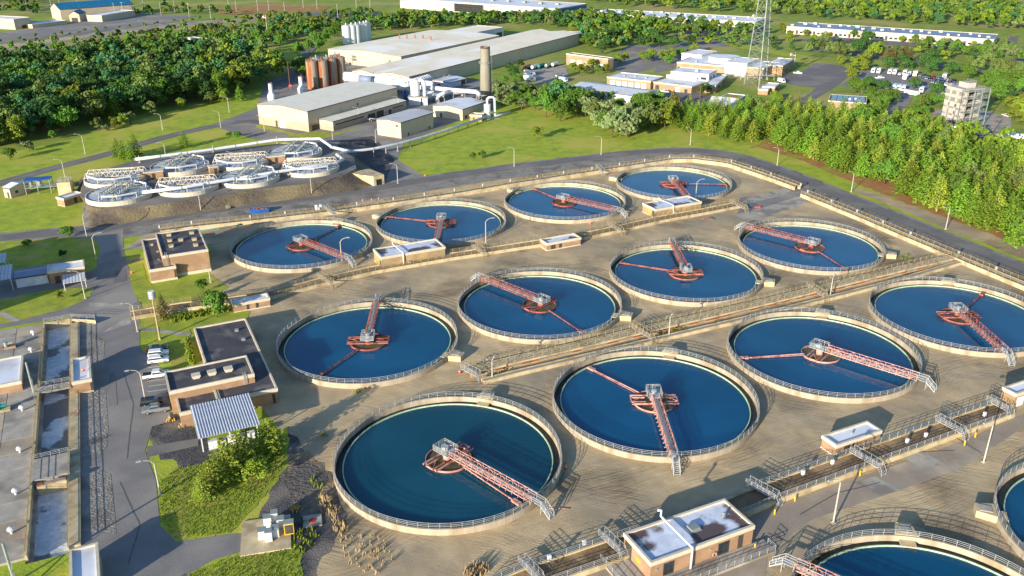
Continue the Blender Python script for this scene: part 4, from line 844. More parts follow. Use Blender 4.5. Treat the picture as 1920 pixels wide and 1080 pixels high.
# duct bundle
def duct(label, px, r, m='white_metal', bands=0, legs=True, smooth=True, name='duct', cat='duct', bandm='galvanised'):
    pts = [G(x, y, z) for x, y, z in px]; o = pts[0].copy(); o.z = 0; t = thing(name, label, cat, o, 0)
    loc = [p-o for p in pts]; MB().tube(loc, r, 12).build('pipe', m, t, smooth=smooth)
    if bands:
        mb = MB(); q = resample(loc, bands)
        for i in range(len(q)-1):
            d = (q[i+1]-q[i]).normalized(); mb.tube([q[i]-d*.16, q[i]+d*.16], r*1.07, 12)
        mb.build('band', bandm, t, kind='stuff')
    if legs:
        mb = MB()
        for p in resample(loc, 8.5): mb.beam((p.x,p.y,0),(p.x,p.y,p.z-r*.8),.3); mb.box(p.x-.4,p.y-.4,0,p.x+.4,p.y+.4,.3)
        mb.build('support', 'concrete_grey', t, kind='stuff')
    return t
duct('fat white duct leaving the rusty silos behind the process hall roof', [(646,146,6),(700,149,6),(760,158,6)], 2.0, bands=9)
duct('second fat white duct with a blue section along the long hall gable', [(646,140,7),(710,144,7),(776,154,7),(812,158,7)], 1.8, bands=9)
duct('blue collar duct section between the fat white ducts', [(676,147.5,6.6),(697,150,6.6)], 2.2, 'slate_roof', legs=False)
duct('ribbed white duct rising towards the small white shed', [(756,160,8),(775,155,8),(806,146,8)], 2.1, bands=2.2, bandm='white_metal')
duct('white overhead duct bending down to the chimney foot', [(786,164,7.5),(812,165,7.5),(850,169,7.5),(893,172,7.5),(898,176,6.5),(899,184,2)], 1.2, bands=7)
duct('white duct with elbow joining the overhead duct', [(848,170,7),(833,174,7),(822,180,6),(820,188,2)], 1.1, bands=5)
duct('white duct stub leaving the vertical vessel', [(744,166,6),(762,166,6),(768,170,4),(770,184,1)], 1.2)
t = thing('vessel', 'upright white vessel with curved outlet on a raised concrete slab', 'vessel', G(780,196), 0)
MB().lathe([(.01,14),(1.8,13.6),(2.6,12.6),(2.6,5)], 20).build('shell', 'white_metal', t); MB().tube([(1.5,0,12.6),(3.5,0,13.4),(5,-.5,12),(5.2,-.5,1)], 1.0, 12).build('outlet', 'white_metal', t, smooth=True)
MB().box(-4,-3,4.2,7,3,4.7).build('slab', 'concrete_grey', t); MB().box(-3.5,-2.5,0,3,2.5,4.2).box(3.6,-2,0,6.5,2,4.2).build('base', 'white_metal', t)
for i, (x, y, L_, r) in enumerate([(800,185,12,1.7),(815,189,12,1.7),(835,183,11,1.5),(858,181,10,1.4),(806,176,9,1.4)]):
    t = thing('pressure_vessel', 'white horizontal pressure vessel, %s counted from the upright vessel' % nm[i], 'vessel', G(x, y), R(30), 'white vessels lying by the scrubber house')
    MB().tube([(-L_*.5,0,2.6),(-L_*.46,0,2.6),(L_*.46,0,2.6),(L_*.5,0,2.6)], [r*.5,r,r,r*.5], 14).build('shell', 'white_metal', t); MB().box(-L_*.3-.3,-r*.7,0,-L_*.3+.3,r*.7,2).box(L_*.3-.3,-r*.7,0,L_*.3+.3,r*.7,2).build('saddle', 'concrete_grey', t)
for i, (x, y) in enumerate([(755,178),(758,188),(818,192)]):
    t = thing('blue_fan', ('blue round blower behind the process hall corner','blue blower beside the upright white vessel base','blue curved duct by the scrubber house gable')[i], 'blower', G(x, y), .4); MB().tube([(0,0,1.8),(1.6,0,1.8)], 1.7, 14).build('casing', 'blue_paint', t); MB().box(-.8,-1,0,2,1,.5).build('base', 'concrete_grey', t)
# pipe rack along the warehouse
c = G(662,124); t = thing('pipe_rack', 'steel rack of grey pipes along the vast warehouse gable', 'pipe rack', c, atan2((G(762,100)-c).y, (G(762,100)-c).x)); L_ = (G(762,100)-c).length; mb = MB()
for i in range(int(L_/5)+1):
    for y in (0, 4): mb.beam((i*5,y,0),(i*5,y,6.5),.3)
    mb.beam((i*5,0,6),(i*5,4,6),.25); mb.beam((i*5,0,4),(i*5,4,4),.25)
for z in (4,6): mb.beam((0,0,z),(L_,0,z),.25); mb.beam((0,4,z),(L_,4,z),.25)
mb.build('rack_frame', 'galvanised', t, kind='stuff')
for y in (.8,1.6,2.4,3.2):
    for z in (4.4,6.4): MB().tube([(0,y,z),(L_,y,z)], .28, 6).build('pipe', 'white_metal', t)
for i, (a, b) in enumerate([((655,108),(690,104)),((655,112),(697,107)),((655,116),(700,110))]):
    A = G(*a); B = G(*b); d = B-A; t = thing('storage_vessel', 'long white gas vessel lying before the warehouse gable, %s from the roof' % nm[i], 'vessel', A, atan2(d.y,d.x), 'white gas vessels'); L_ = d.length
    MB().tube([(0,0,3),(1,0,3),(L_-1,0,3),(L_,0,3)], [.8,2,2,.8], 14).build('shell', 'white_metal', t); MB().box(3,-1.4,0,3.6,1.4,2).box(L_-4,-1.4,0,L_-3.4,1.4,2).build('saddle', 'concrete_grey', t)
# long white header pipe on posts
duct('long white pipe on posts along the mown slope to the scrubber column', [(640,287,3.6),(660,284,3.6),(700,279,3.4),(745,270,3.2),(790,258,2.6),(840,243,2.2),(912,219,2.2)], .62, bands=9, name='header_pipe', cat='pipe')

# ---------------- raised bank with eight covered tanks ----------------
EZ = 4.0
top = [G(x, y, EZ) for x, y in [(150,366),(168,381),(215,389),(285,385),(330,378),(415,366),(470,356),(560,346),(640,330),(668,316),(664,295),(640,276),(560,266),(400,281),(260,298),(160,328)]]
bot = [G(x, y, 0) for x, y in [(165,395),(166,428),(230,420),(300,408),(350,402),(430,391),(490,382),(580,370),(670,358),(705,345),(700,318),(668,296),(560,278),(400,292),(255,312),(140,345)]]
n = len(top)
mb = MB(); mb.add([tuple(p) for p in top], [tuple(range(n))]); o = mb.build('bank_top', 'asphalt_dark', kind='structure')
if o.data.polygons[0].normal.z < 0: o.data.flip_normals()
def rough_slope():
    mb = MB(); K = 10; S = 6; ring = []
    for i in range(n):
        for s in range(S):
            a = top[i].lerp(top[(i+1) % n], s/S); b = bot[i].lerp(bot[(i+1) % n], s/S); ring.append((a, b))
    m_ = len(ring)
    for a, b in ring:
        for k in range(K+1):
            p = a.lerp(b, k/K); e = sin(k/K*pi)
            mb.v.append((p.x+random.uniform(-.2,.2)*e, p.y+random.uniform(-.2,.2)*e, p.z+random.uniform(-.12,.12)*e-.02))
    for i in range(m_):
        for k in range(K): j = (i+1) % m_; mb.f.append((i*(K+1)+k, i*(K+1)+k+1, j*(K+1)+k+1, j*(K+1)+k))
    return mb.build('earth_bank', 'earth', kind='structure', smooth=True)
rough_slope()
FOOT.append(bot)
cts = [(218,330,56,1),(337,309,55,0),(452,300,55,1),(553,283,53,0),(223,361,59,0),(351,345,56,1),(467,330,55,0),(582,311,54,1)]
cw = ['first','second','third','fourth']
R0 = None
for i, (x, y, rp, orient) in enumerate(cts):
    c = G(x, y, EZ+1.6); r = abs((G(x+rp, y, EZ+1.6)-c).length)*1.0; c.z = EZ-.1
    if R0 is None: R0 = r
    r = R0*(.98 if i else 1)
    t = thing('covered_tank', ('upper' if i < 4 else 'lower')+' row covered tank with pale lid and white trusses, '+cw[i % 4]+' from the pump house', 'covered tank', c, R(14) if orient else R(14+75), 'covered tanks on the earth bank')
    MB().lathe([(r,0),(r,1.7),(r-.35,1.7),(r-.35,1.3)], 48).build('wall', 'coping', t)
    MB().lathe([(r-.36,1.35),(r*.5,1.75),(.01,1.95)], 48).build('lid', 'lid_grey', t)
    mb = MB()
    for k in range(24): a = 2*pi*k/24; mb.beam((1*cos(a),1*sin(a),1.97),((r-.4)*cos(a),(r-.4)*sin(a),1.42),.12,.14)
    mb.build('lid_rib', 'galvanised', t, kind='stuff')
    for yo in (-2.4, 2.4):
        L_ = 2*math.sqrt(r*r-yo*yo)-.6; N = 11; dx = L_/N; x0 = -L_/2; mb = MB(); zt = 4.0; zb = 2.3
        mb.beam((x0+dx*.5,yo,zt),(x0+L_-dx*.5,yo,zt),.22); mb.beam((x0,yo,zb),(x0+L_,yo,zb),.22)
        for k in range(N): mb.beam((x0+k*dx,yo,zb),(x0+(k+.5)*dx,yo,zt),.17); mb.beam((x0+(k+.5)*dx,yo,zt),(x0+(k+1)*dx,yo,zb),.17)
        for e in (x0, x0+L_): mb.beam((e,yo,1.5),(e,yo,zb),.22)
        mb.build('truss', 'coping' if orient else 'galvanised', t)
    mb = MB(); hx = [(x0*.92*cos(a), x0*.92*sin(a), 3.2) for a in [R(q) for q in (170,130,95,60,20,-10)]]
    mb.tube(hx, .33, 8)
    for p in hx: mb.beam((p[0],p[1],1.5),(p[0],p[1],3.0),.15)
    mb.build('collector_pipe', 'white_metal', t)
    mb = MB()
    for k in range(9 if not orient else 4):
        a = random.uniform(0, 2*pi); b = a+random.uniform(1.6,2.8); q = r*.8; mb.beam((q*cos(a),q*sin(a),2.3),(q*cos(b),q*sin(b),3.2+random.random()),.12)
    mb.build('brace', 'galvanised', t, kind='stuff')
duct('white header pipe on posts along the upper edge of the covered tanks', [(252,299,7),(300,293,7),(400,280,7),(520,262,7),(600,260,7),(622,276,6),(645,281,4.5),(661,284,3.6)], .62, bands=9, name='header_pipe', cat='pipe', legs=False)
duct('white header pipe sweeping along the lower edge of the covered tanks', [(265,361,7),(340,352,7),(440,335,7),(560,316,7),(630,306,7),(643,299,7),(632,290,6.6),(655,284,4)], .62, bands=9, name='header_pipe', cat='pipe', legs=False)
for k, (x, y, l2) in enumerate([(278,368,'first'),(332,362,'second'),(392,353,'third'),(452,345,'fourth'),(515,335,'fifth'),(590,322,'sixth'),(636,313,'seventh'),(262,305,'eighth'),(400,285,'ninth'),(520,268,'tenth')]):
    c = G(x, y, EZ); t = thing('pipe_post', '%s grey post under the white header pipe from the pump house' % l2, 'post', (c.x,c.y,EZ-.1), 0, 'posts under the header pipes'); MB().beam((0,0,0),(0,0,3),.25).build('shaft', 'galvanised', t); MB().box(-.45,-.45,0,.45,.45,.3).build('foot', 'concrete', t)
for (A, B, C_, lab) in (((257,322),(262,325),(305,320),'brick valve house between the first covered tanks'), ((489,291),(495,295),(534,291),'brick valve house near the upper end of the covered tanks'), ((388,311),(393,314),(408,312),'narrow rusty brick valve house mid way along the covered tanks')):
    h = 6.9; b_, rz_, L, W = frame(A, B, C_, h); W = max(W, 3.2); t = thing('valve_house', lab, 'hut', (b_.x,b_.y,EZ-.1), rz_)
    MB().box(0,0,0,L,W,2.7).build('wall', 'brick_wall', t); MB().box(-.2,-.2,2.7,L+.2,W+.2,3.1).build('roof', 'coping', t); MB().box(L*.5,-.06,.05,L*.5+1.2,0,2.3).build('door', 'dark_door', t)
P_ = [G(407,340,EZ+.1), G(414,338,EZ+.1), G(433,391,.15), G(426,393,.15)]
t = thing('concrete_steps', 'straight pale concrete stair strip down the dark earth bank', 'steps', G(429,392), 0)
o_ = t.location.copy(); N = 16
for i in range(N):
    a = P_[0].lerp(P_[3], i/N)-o_; b = P_[1].lerp(P_[2], i/N)-o_; a2 = P_[0].lerp(P_[3], (i+1)/N)-o_; b2 = P_[1].lerp(P_[2], (i+1)/N)-o_; z = a.z+.35
    MB().add([(a.x,a.y,z-.5),(b.x,b.y,z-.5),(b2.x,b2.y,z-.5),(a2.x,a2.y,z-.5),(a.x,a.y,z),(b.x,b.y,z),(b2.x,b2.y,z),(a2.x,a2.y,z)], [(0,3,2,1),(4,5,6,7),(0,1,5,4),(1,2,6,5),(2,3,7,6),(3,0,4,7)]).build('step', 'concrete', t)

# ---------------- municipal buildings, far buildings ----------------
t = bld('fire_station', 'tan brick garage block with black roof and white doors by the tanker trucks', 'building', (1056,96),(1062,100),(1140,110),h=7.6, wall='brick_pale', roof='black_roof', op=[('R',.1,.2,.1,4,'garage'),('R',.28,.38,.1,4,'garage'),('R',.56,.66,.1,3.4,'garage'),('R',.78,.9,.1,3.4,'garage')])
bld('metal_workshop', 'long blue grey metal workshop with bright skylit roof behind pale trees', 'building', (1062,166),(1205,181),(1237,171),(1205,205), wall='metal_roof', roof='metal_roof', gable='y', rise=1.4, base_band=('brick_pale',1.4), op=[('L',.55,.58,.1,2.4,'dark')]) if 0 else None
def ww(A, B, C_): return frame(A, B, C_, 0)
b_, rz_, L, W = frame((1062,166),(1202,182),(1237,171),6.2)
bld('metal_workshop', 'long blue grey metal workshop with bright roof behind pale trees', 'building', (1062,166),(1202,182),(1237,171),h=6.2, wall='white_metal', roof='metal_roof', gable='y', rise=1.5, base_band=('brick_pale',1.3))
bld('garage_block', 'tan garage block with six white roller doors and pale roof', 'building', (1137,144),(1220,152),(1244,143),h=5.2, wall='brick_pale', roof='white_roof', op=[('L',.10+.145*i,.10+.145*i+.1,.1,3.2,'garage') for i in range(6)], vents=[(.5,.25,1,.8,'galvanised'),(.5,.5,1,.8,'galvanised'),(.5,.75,1,.8,'galvanised')])
bld('civic_wing', 'low tan wing with pale roof and white door between garages and office', 'building', (1229,152),(1297,162),(1335,150),h=4.4, wall='brick_pale', roof='white_roof', op=[('L',.3,.42,.1,2.8,'white'),('L',.1,.18,.1,2.4,'dark'),('L',.85,.95,.1,2.6,'dark')])
bld('white_office', 'white two step office block with blue shaded side above the tan wing', 'building', (1265,130),(1329,139),(1344,131),h=8.2, wall='white_metal', roof='white_roof', par=.3, op=[('L',.05,.2,4.6,6.2,'window'),('R',.2,.4,4.6,6.2,'window'),('R',.6,.8,4.6,6.2,'window')], vents=[(.4,.4,1.6,1.2,'white_metal')])
bld('civic_wing', 'low white fronted wing stepping down from the white office block', 'building', (1252,139),(1306,146),(1318,142),h=6.0, wall='white_metal', roof='white_roof', par=.3)
bld('civic_wing', 'narrow slanted tan wing running towards the lattice mast', 'building', (1330,151),(1342,160),(1364,140),h=4.6, wall='brick_pale', roof='white_roof', op=[('R',.2,.35,1.4,2.8,'window'),('R',.6,.75,1.4,2.8,'window')])
t = bld('civic_centre', 'sprawling tan civic centre with pale roof under a round white drum', 'building', (1277,113),(1365,124),(1400,108),h=5.8, wall='brick_pale', roof='white_roof', op=[('L',.93,.98,1.2,2.8,'window')], vents=[(.3,.4,1.4,1.2,'galvanised'),(.2,.7,1.2,1,'galvanised'),(.35,.25,1.4,1.2,'galvanised')])
c = G(1359,106,8.5); tt = thing('round_hall', 'flat white faceted drum rising from the civic centre roof', 'building', (c.x,c.y,5.2), 0); rr = (G(1389,106,8.5)-c).length
MB().lathe([(rr,0),(rr,3.4),(rr-.4,3.4),(.01,3.5)], 12).build('wall', 'white_metal', tt); MB().disc(rr-.5,3.52,12).build('roof', 'white_roof', tt)
bld('civic_wing', 'tan civic wing behind the lattice mast with white upper storey', 'building', (1365,119),(1432,128),(1462,117),h=6.5, wall='brick_pale', roof='white_roof', op=[('L',.4,.46,1.5,2.8,'window')])
bld('civic_wing', 'white upper storey behind the lattice mast legs', 'building', (1366,113),(1400,119),(1425,110),h=8.6, wall='white_metal', roof='white_roof', par=.3)
bld('civic_wing', 'tan end pavilion with white roof beside the long pale footpath', 'building', (1440,118),(1468,123),(1489,110),h=6.6, wall='brick_pale', roof='white_roof', op=[('R',.2,.5,1.4,3.2,'window')])
bld('civic_wing', 'tan wing with white box at the tree end of the civic centre', 'building', (1278,99),(1316,103),(1345,96),h=7.5, wall='white_metal', roof='white_roof', par=.3)
# marquee
t = bld('marquee', 'white event tent with pitched roof beside the pines', 'tent', (1332,194),(1376,203),(1392,190),h=3.0, wall='white_metal', roof='white_metal', gable='y', rise=3.2)
bld('equipment_frame', 'white topped equipment frame with tan panels beside the tent', 'equipment', (1358,178),(1385,185),(1399,178),h=4.0, wall='galvanised', roof='mulch', parm='white_metal')
bld('brick_kiosk', 'small brown kiosk beside the lattice mast foot', 'hut', (1425,164),(1440,168),(1446,163),h=3.2, wall='brick_wall', roof='white_roof')
bld('brick_kiosk', 'white roofed brown kiosk by the parked white pickup', 'hut', (1434,158),(1453,163),(1462,156),h=3.6, wall='brick_wall', roof='white_roof', op=[('R',.3,.5,.1,2.3,'dark')])
t = bld('brick_block', 'plain tan brick block with black solar roof by the pines', 'building', (1554,186),(1624,193),(1626,181),h=7.0, wall='brick_pale', roof='black_roof', par=.3, vents=[(.4,.45,1.0,.9,'white_metal'),(.5,.3,.9,.8,'white_metal')])
L, W, h = rw(t)
for i in range(2):
    for j in range(6): MB().box(1+i*(L-2)/2+.1, .8+j*(W-1.6)/6, h-.1, 1+(i+1)*(L-2)/2-.1, .8+(j+1)*(W-1.6)/6-.25, h+.05).build('solar_panel', 'glass', t)
bld('garden_shed', 'pink grey shed half hidden by the pines near the brick block', 'hut', (1512,201),(1530,205),(1545,200),h=3, wall='pink_steel', roof='slate_roof', gable='x', rise=.8)
bld('big_box_warehouse', 'huge pale warehouse with glazed entrance, blue stripe and flat grey roof', 'building', (702,2.5),(1045,16),(1100,6.5),h=10, wall='coping', roof='white_roof', par=.3, op=[('L',.44,.63,.5,8.6,'dark')])
T_ = [o for o in COL.objects if o.get('label', '').startswith('huge pale warehouse')][0]; L, W, h = rw(T_)
for i in range(16):
    for j in range(4): MB().box(-.35, W*(.45+.175*i/16), .9+j*1.9, -.12, W*(.45+.175*(i+.8)/16), 2.4+j*1.9).build('pane', 'glass', T_)
for a, b in ((0,.43),(.64,1)): MB().box(-.09, W*a, h-2.6, 0, W*b, h-1.6).build('stripe', 'slate_roof', T_)
MB().box(0,-.1,h-4.2,L,0,h-1.0).build('stripe', 'blue_roof', T_)
for i in range(9): MB().box(L*.5, W*(.08+.1*i), h, L*.5+3, W*(.08+.1*i)+4, h+1.6).build('roof_vent', 'galvanised', T_)
def strip_mall(label, A, B, C_, h, roof, nwin):
    t = bld('office_strip', label, 'building', A, B, C_, h=h, wall='coping', roof=roof, par=.4); L, W, h = rw(t); rnd = random.Random(int(W))
    for i in range(nwin):
        s = W*(i+.5)/nwin; k = i % 4; za, zb, wd = ((.2,3.4,.55) if k == 1 else (1.1,2.6,.62))
        MB().box(-.08, s-W/nwin*wd/2, za, 0, s+W/nwin*wd/2, zb).build('window', 'glass' if k != 1 else 'dark_door', t)
    for i in range(nwin//2): a = 1.2+rnd.random()*1.4; x = L*rnd.uniform(.15,.85); y = W*(i+.5)/(nwin/2); MB().box(x,y,h-.3,x+a,y+a*1.3,h+.9).build('roof_vent', 'white_metal' if i % 3 else 'galvanised', t)
strip_mall('long cream office strip with grey roof at the wood edge behind the car park', (1123,20),(1417,41),(1438,33),5.4,'white_roof',34)
strip_mall('long cream office strip with blue grey roof and many roof boxes', (1486,45),(1864,73.5),(1872,64),6.2,'slate_roof',44)
# blue roofed hall far away
t = bld('sports_hall', 'far cream hall with broad blue roof and gabled entrance', 'building', (84,15),(112,18),(250,8),h=10, wall='cream_wall', roof='blue_roof', gable='x', rise=5)
bld('hall_porch', 'small blue gabled entrance porch of the far cream hall', 'building', (133,26),(148,27),(160,23),h=7, wall='cream_wall', roof='blue_roof', gable='x', rise=3, op=[('L',.2,.8,.1,4,'dark')])
bld('hall_wing', 'low cream wing in front of the far blue roofed hall', 'building', (176,26),(190,29),(252,19),h=6, wall='cream_wall', roof='white_roof')
bld('cream_hall', 'far cream hall with pale roof at the picture edge by its car park', 'building', (-30,25),(25,36),(56,32),h=9, wall='cream_wall', roof='white_roof', op=[('R',.4,.7,.1,3,'dark')])
bld('low_shed', 'low white roofed loading shed between the two far cream halls', 'building', (58,42),(60,46),(125,38),h=3.5, wall='cream_wall', roof='white_roof')
bld('plant_room', 'low brown building with white roof boxes at the far edge of the wood', 'building', (318,74),(330,80),(390,72),h=4, wall='brick_pale', roof='slate_roof', vents=[(.3,.4,3,2,'white_metal'),(.45,.5,3.4,2.2,'white_metal'),(.6,.3,3,2,'white_metal')])
# fire training tower
A, B, C_ = (1779,161),(1809,171),(1851,168); h = 17.0
b_, rz_, L, W = frame(A, B, C_, h); t = thing('training_tower', 'five storey masonry fire training tower with green grey outside stairs', 'tower', (b_.x,b_.y,0), rz_); n_st = 5; sh = h/n_st
FOOT.append([Vector((b_.x,b_.y,0))+Vector((cos(rz_)*i-sin(rz_)*j, sin(rz_)*i+cos(rz_)*j, 0)) for i, j in ((-2,-3),(L+2,-3),(L+2,W+2),(-2,W+2))])
xs = L*.12
for k in range(n_st):
    mb = MB(); mb.box(xs,xs,k*sh,L,W,k*sh+.3); 
    # front wall in piers with openings
    for s0, s1 in ((0,.3),(.42,.66),(.78,1)): mb.box(xs, xs+(W-xs)*s0, k*sh+.3, xs+.4, xs+(W-xs)*s1, (k+1)*sh)
    mb.box(xs,xs,k*sh+.3,xs+.38,W,k*sh+1.3+(1.0 if k in (0,3,4) else 0)); mb.box(xs+.01,xs,(k+1)*sh-(.7 if k < 3 else 1.1),xs+.39,W,(k+1)*sh)
    mb.box(L-.4,xs,k*sh+.3,L,W,(k+1)*sh); mb.box(xs+.4,W-.4,k*sh+.3,L-.4,W,(k+1)*sh)
    mb.box(xs+.4,xs,k*sh+.3,L*.35,xs+.4,(k+1)*sh); mb.box(L*.6,xs,k*sh+.3,L-.4,xs+.4,(k+1)*sh)
    mb.build('storey', 'masonry', t)
MB().box(xs,xs,h,L,W,h+.25).build('roof', 'masonry', t)
MB().box(L*.4,W*.3,h+.25,L*.75,W*.75,h+2.8).build('roof_hut', 'masonry', t)
mb = MB(); rail_line(mb, [Vector((xs,xs,0)),Vector((L,xs,0)),Vector((L,W,0)),Vector((xs,W,0)),Vector((xs,xs,0))], h+.25, 2); rail_line(mb, [Vector((L*.4,W*.3,0)),Vector((L*.75,W*.3,0)),Vector((L*.75,W*.75,0))], h+2.8, 1.5); mb.build('roof_railing', 'galvanised', t, kind='stuff')
mb = MB()
for x in (0, L*.33, L*.66, L):
    for y in (-2.2, xs-.2): mb.beam((x,y,0),(x,y,h+.5),.3)
for k in range(1, n_st+1): mb.box(0,-2.3,k*sh-.2,L,xs-.2,k*sh); 
for y in (W*.35, W*.7): mb.beam((xs-1.0,y,0),(xs-.2,y,h*.75),.25)
mb.build('stair_frame', 'galvanised', t)
for k in range(n_st):
    xa, xb = (L*.25, L*.85) if k % 2 == 0 else (L*.85, L*.25); mb = MB(); mb.beam((xa,-1.8,k*sh),(xb,-1.8,(k+1)*sh-.1),1.0,.2); mb.beam((xa,-2.3,k*sh+1),(xb,-2.3,(k+1)*sh+.9),.12); mb.build('stair_flight', 'galvanised', t)
    mb = MB(); rail_line(mb, [Vector((0,-2.3,0)),Vector((L,-2.3,0)),Vector((L,xs,0))], (k+1)*sh, 2); mb.build('landing_railing', 'galvanised', t, kind='stuff')
# lattice mast
legs = [G(1395,158), G(1422,167), G(1437,150)]; c = (legs[0]+legs[1]+legs[2])/3; t = thing('lattice_mast', 'tall three legged galvanised lattice mast rising out of the picture', 'mast', c, 0); H_ = 78; N = 18
lg = [(p-c) for p in legs]
def lp(i, z): f = 1-.72*z/H_; return Vector((lg[i].x*f, lg[i].y*f, z))
for i in range(3): MB().beam(lp(i,0), lp(i,H_), .4).build('leg', 'galvanised', t)
mb = MB(); z = 0; zs = [H_*(1-(1-k/N)**1.25) for k in range(N+1)]
for k in range(N):
    for i in range(3):
        j = (i+1) % 3; mb.beam(lp(i,zs[k]), lp(j,zs[k+1]), .15); mb.beam(lp(j,zs[k]), lp(i,zs[k+1]), .15); mb.beam(lp(i,zs[k+1]), lp(j,zs[k+1]), .15)
mb.build('bracing', 'galvanised', t, kind='stuff')
MB().lathe([(.01,-.9),(.9,0),(.01,.9)], 12).build('antenna_dome', 'white_metal', t, loc=lp(0,40)+Vector((-1.5,-.5,0)))
c = G(1395,150); t = thing('substation_rack', 'green grey steel pipe rack on the bare ground at the mast foot', 'rack', c, R(-12)); mb = MB()
for i in range(9):
    for y in (0, 3): mb.beam((i*4-14,y,0),(i*4-14,y,3),.22)
for y in (0, 3): mb.beam((-14,y,3),(18,y,3),.3)
for i in range(16): mb.beam((i*2-14,0,3.1),(i*2-14,3,3.1),.12)
mb.build('rack_frame', 'galvanised', t)
# ---------------- vehicles ----------------
def extrude_profile(mb, prof, w, taper=0.0):
    n = len(prof); vs = []
    for s in (-1, 1):
        for x, z, k in prof: vs.append((x, s*(w/2-taper*k), z))
    fs = [(i, (i+1) % n, n+(i+1) % n, n+i) for i in range(n)] + [tuple(range(n-1,-1,-1)), tuple(range(n,2*n))]
    return mb.add(vs, fs)
def car(kind, paint):
    L, w, body, glass, wheels = {
     'sedan': (4.7,1.8,[(-2.35,.35,0),(2.35,.35,0),(2.38,.65,0),(2.25,.8,0),(1.1,.95,0),(.35,1.42,1),(-1.0,1.45,1),(-1.75,1.02,0),(-2.3,.95,0),(-2.4,.6,0)],[(1.02,.98,0),(.38,1.36,1),(-.98,1.39,1),(-1.62,1.04,0)],(1.45,-1.45)),
     'suv': (4.7,1.9,[(-2.3,.4,0),(2.3,.4,0),(2.35,.8,0),(2.15,1.0,0),(1.2,1.12,0),(.55,1.7,1),(-2.0,1.75,1),(-2.3,1.1,0),(-2.38,.7,0)],[(1.1,1.15,0),(.55,1.62,1),(-1.95,1.66,1),(-2.22,1.15,0)],(1.45,-1.45)),
     'pickup': (5.6,1.95,[(-2.8,.5,0),(2.8,.5,0),(2.82,.95,0),(2.65,1.1,0),(1.5,1.2,0),(.95,1.82,1),(-.5,1.85,1),(-.8,1.25,0),(-2.8,1.2,0)],[(1.4,1.22,0),(.95,1.74,1),(-.48,1.77,1),(-.68,1.28,0)],(1.75,-1.75)),
     'van': (6.0,2.1,[(-3.0,.5,0),(3.0,.5,0),(3.05,1.0,0),(2.6,1.35,0),(1.9,2.3,1),(1.2,2.6,.6),(-3.0,2.6,.6)],[(2.52,1.38,0),(1.93,2.2,1),(1.3,2.22,1),(1.0,1.4,0)],(2.0,-1.9)),
     'bus': (7.6,2.35,[(-3.8,.5,0),(3.8,.5,0),(3.85,1.1,0),(3.2,1.4,0),(2.7,2.3,.6),(2.4,2.95,.6),(-3.8,2.95,.6)],[(3.1,1.45,0),(2.75,2.2,.5),(-3.4,2.3,.4),(-3.4,1.5,0)],(2.7,-2.4)),
     'camper': (9.5,2.5,[(-4.75,.55,0),(4.75,.55,0),(4.8,1.3,0),(4.4,2.4,.3),(4.0,3.0,.5),(-4.6,3.05,.5),(-4.75,2.6,.2)],[(4.5,1.6,0),(4.35,2.35,.25),(3.2,2.35,.3),(3.2,1.6,0)],(3.2,-2.6)),
     'trailer': (8.5,2.4,[(-4.2,.6,0),(4.2,.6,0),(4.25,2.8,0),(-4.2,2.8,0)],[(2.5,1.6,0),(2.5,2.2,0),(1.6,2.2,0),(1.6,1.6,0)],(-.6,.6)),
     'boxtruck': (8.0,2.4,[(-4.0,.8,0),(1.9,.8,0),(1.9,.6,0),(4.0,.6,0),(4.05,1.5,.1),(3.6,2.4,.2),(2.2,2.45,.2),(2.1,3.3,0),(-4.0,3.3,0)],[(3.95,1.55,.1),(3.62,2.3,.2),(2.4,2.3,.2),(2.4,1.6,.1)],(2.9,-2.4)),
    }[kind]
    nm = {'suv':'parked_suv','sedan':'parked_car','pickup':'pickup_truck','van':'parked_van','bus':'minibus','camper':'motorhome','trailer':'caravan','boxtruck':'box_truck'}[kind]
    t = thing(nm, 'x', {'suv':'car','sedan':'car','pickup':'pickup','van':'van','bus':'minibus','camper':'motorhome','trailer':'caravan','boxtruck':'truck'}[kind])
    extrude_profile(MB(), body, w, .18).build('body', paint, t)
    g = [(x, z, k) for x, z, k in glass]; extrude_profile(MB(), g, w+.03, .18).build('side_window', 'glass', t)
    # windscreen and rear screen lie proud of the sloping panes
    if kind in ('sedan','suv','pickup'):
        a, b = glass[0], glass[1]; c_, d = glass[2], glass[3]; k = w/2-.28
        for (p, q, nm2) in ((a, b, 'windscreen'), (d, c_, 'rear_window')):
            sx = .05 if nm2 == 'windscreen' else -.05; MB().add([(p[0]+sx,-k,p[1]+.04),(p[0]+sx,k,p[1]+.04),(q[0]+sx,k-.1,q[1]+.05),(q[0]+sx,-k+.1,q[1]+.05)], [(0,1,2,3) if sx > 0 else (3,2,1,0)]).build(nm2, 'glass', t)
    if kind == 'pickup': MB().box(-2.72,-.82,1.0,-.85,.82,1.262).build('load_bed', 'black_plastic', t)
    if kind in ('van','bus'):
        k = w/2-.25; a, b = glass[0], glass[1]; MB().add([(a[0]+.07,-k,a[1]),(a[0]+.07,k,a[1]),(b[0]+.07,k-.1,b[1]),(b[0]+.07,-k+.1,b[1])], [(0,1,2,3)]).build('windscreen', 'glass', t)
    for wx in wheels:
        for s in (-1, 1):
            o = MB().tube([(0,-.11,0),(0,.11,0)], .36, 12).build('wheel', 'tyre', t, loc=(wx, s*(w/2-.1), .36))
            MB().tube([(0,s*.112,0),(0,s*.13,0)], .2, 8).build('rim', 'galvanised', o)
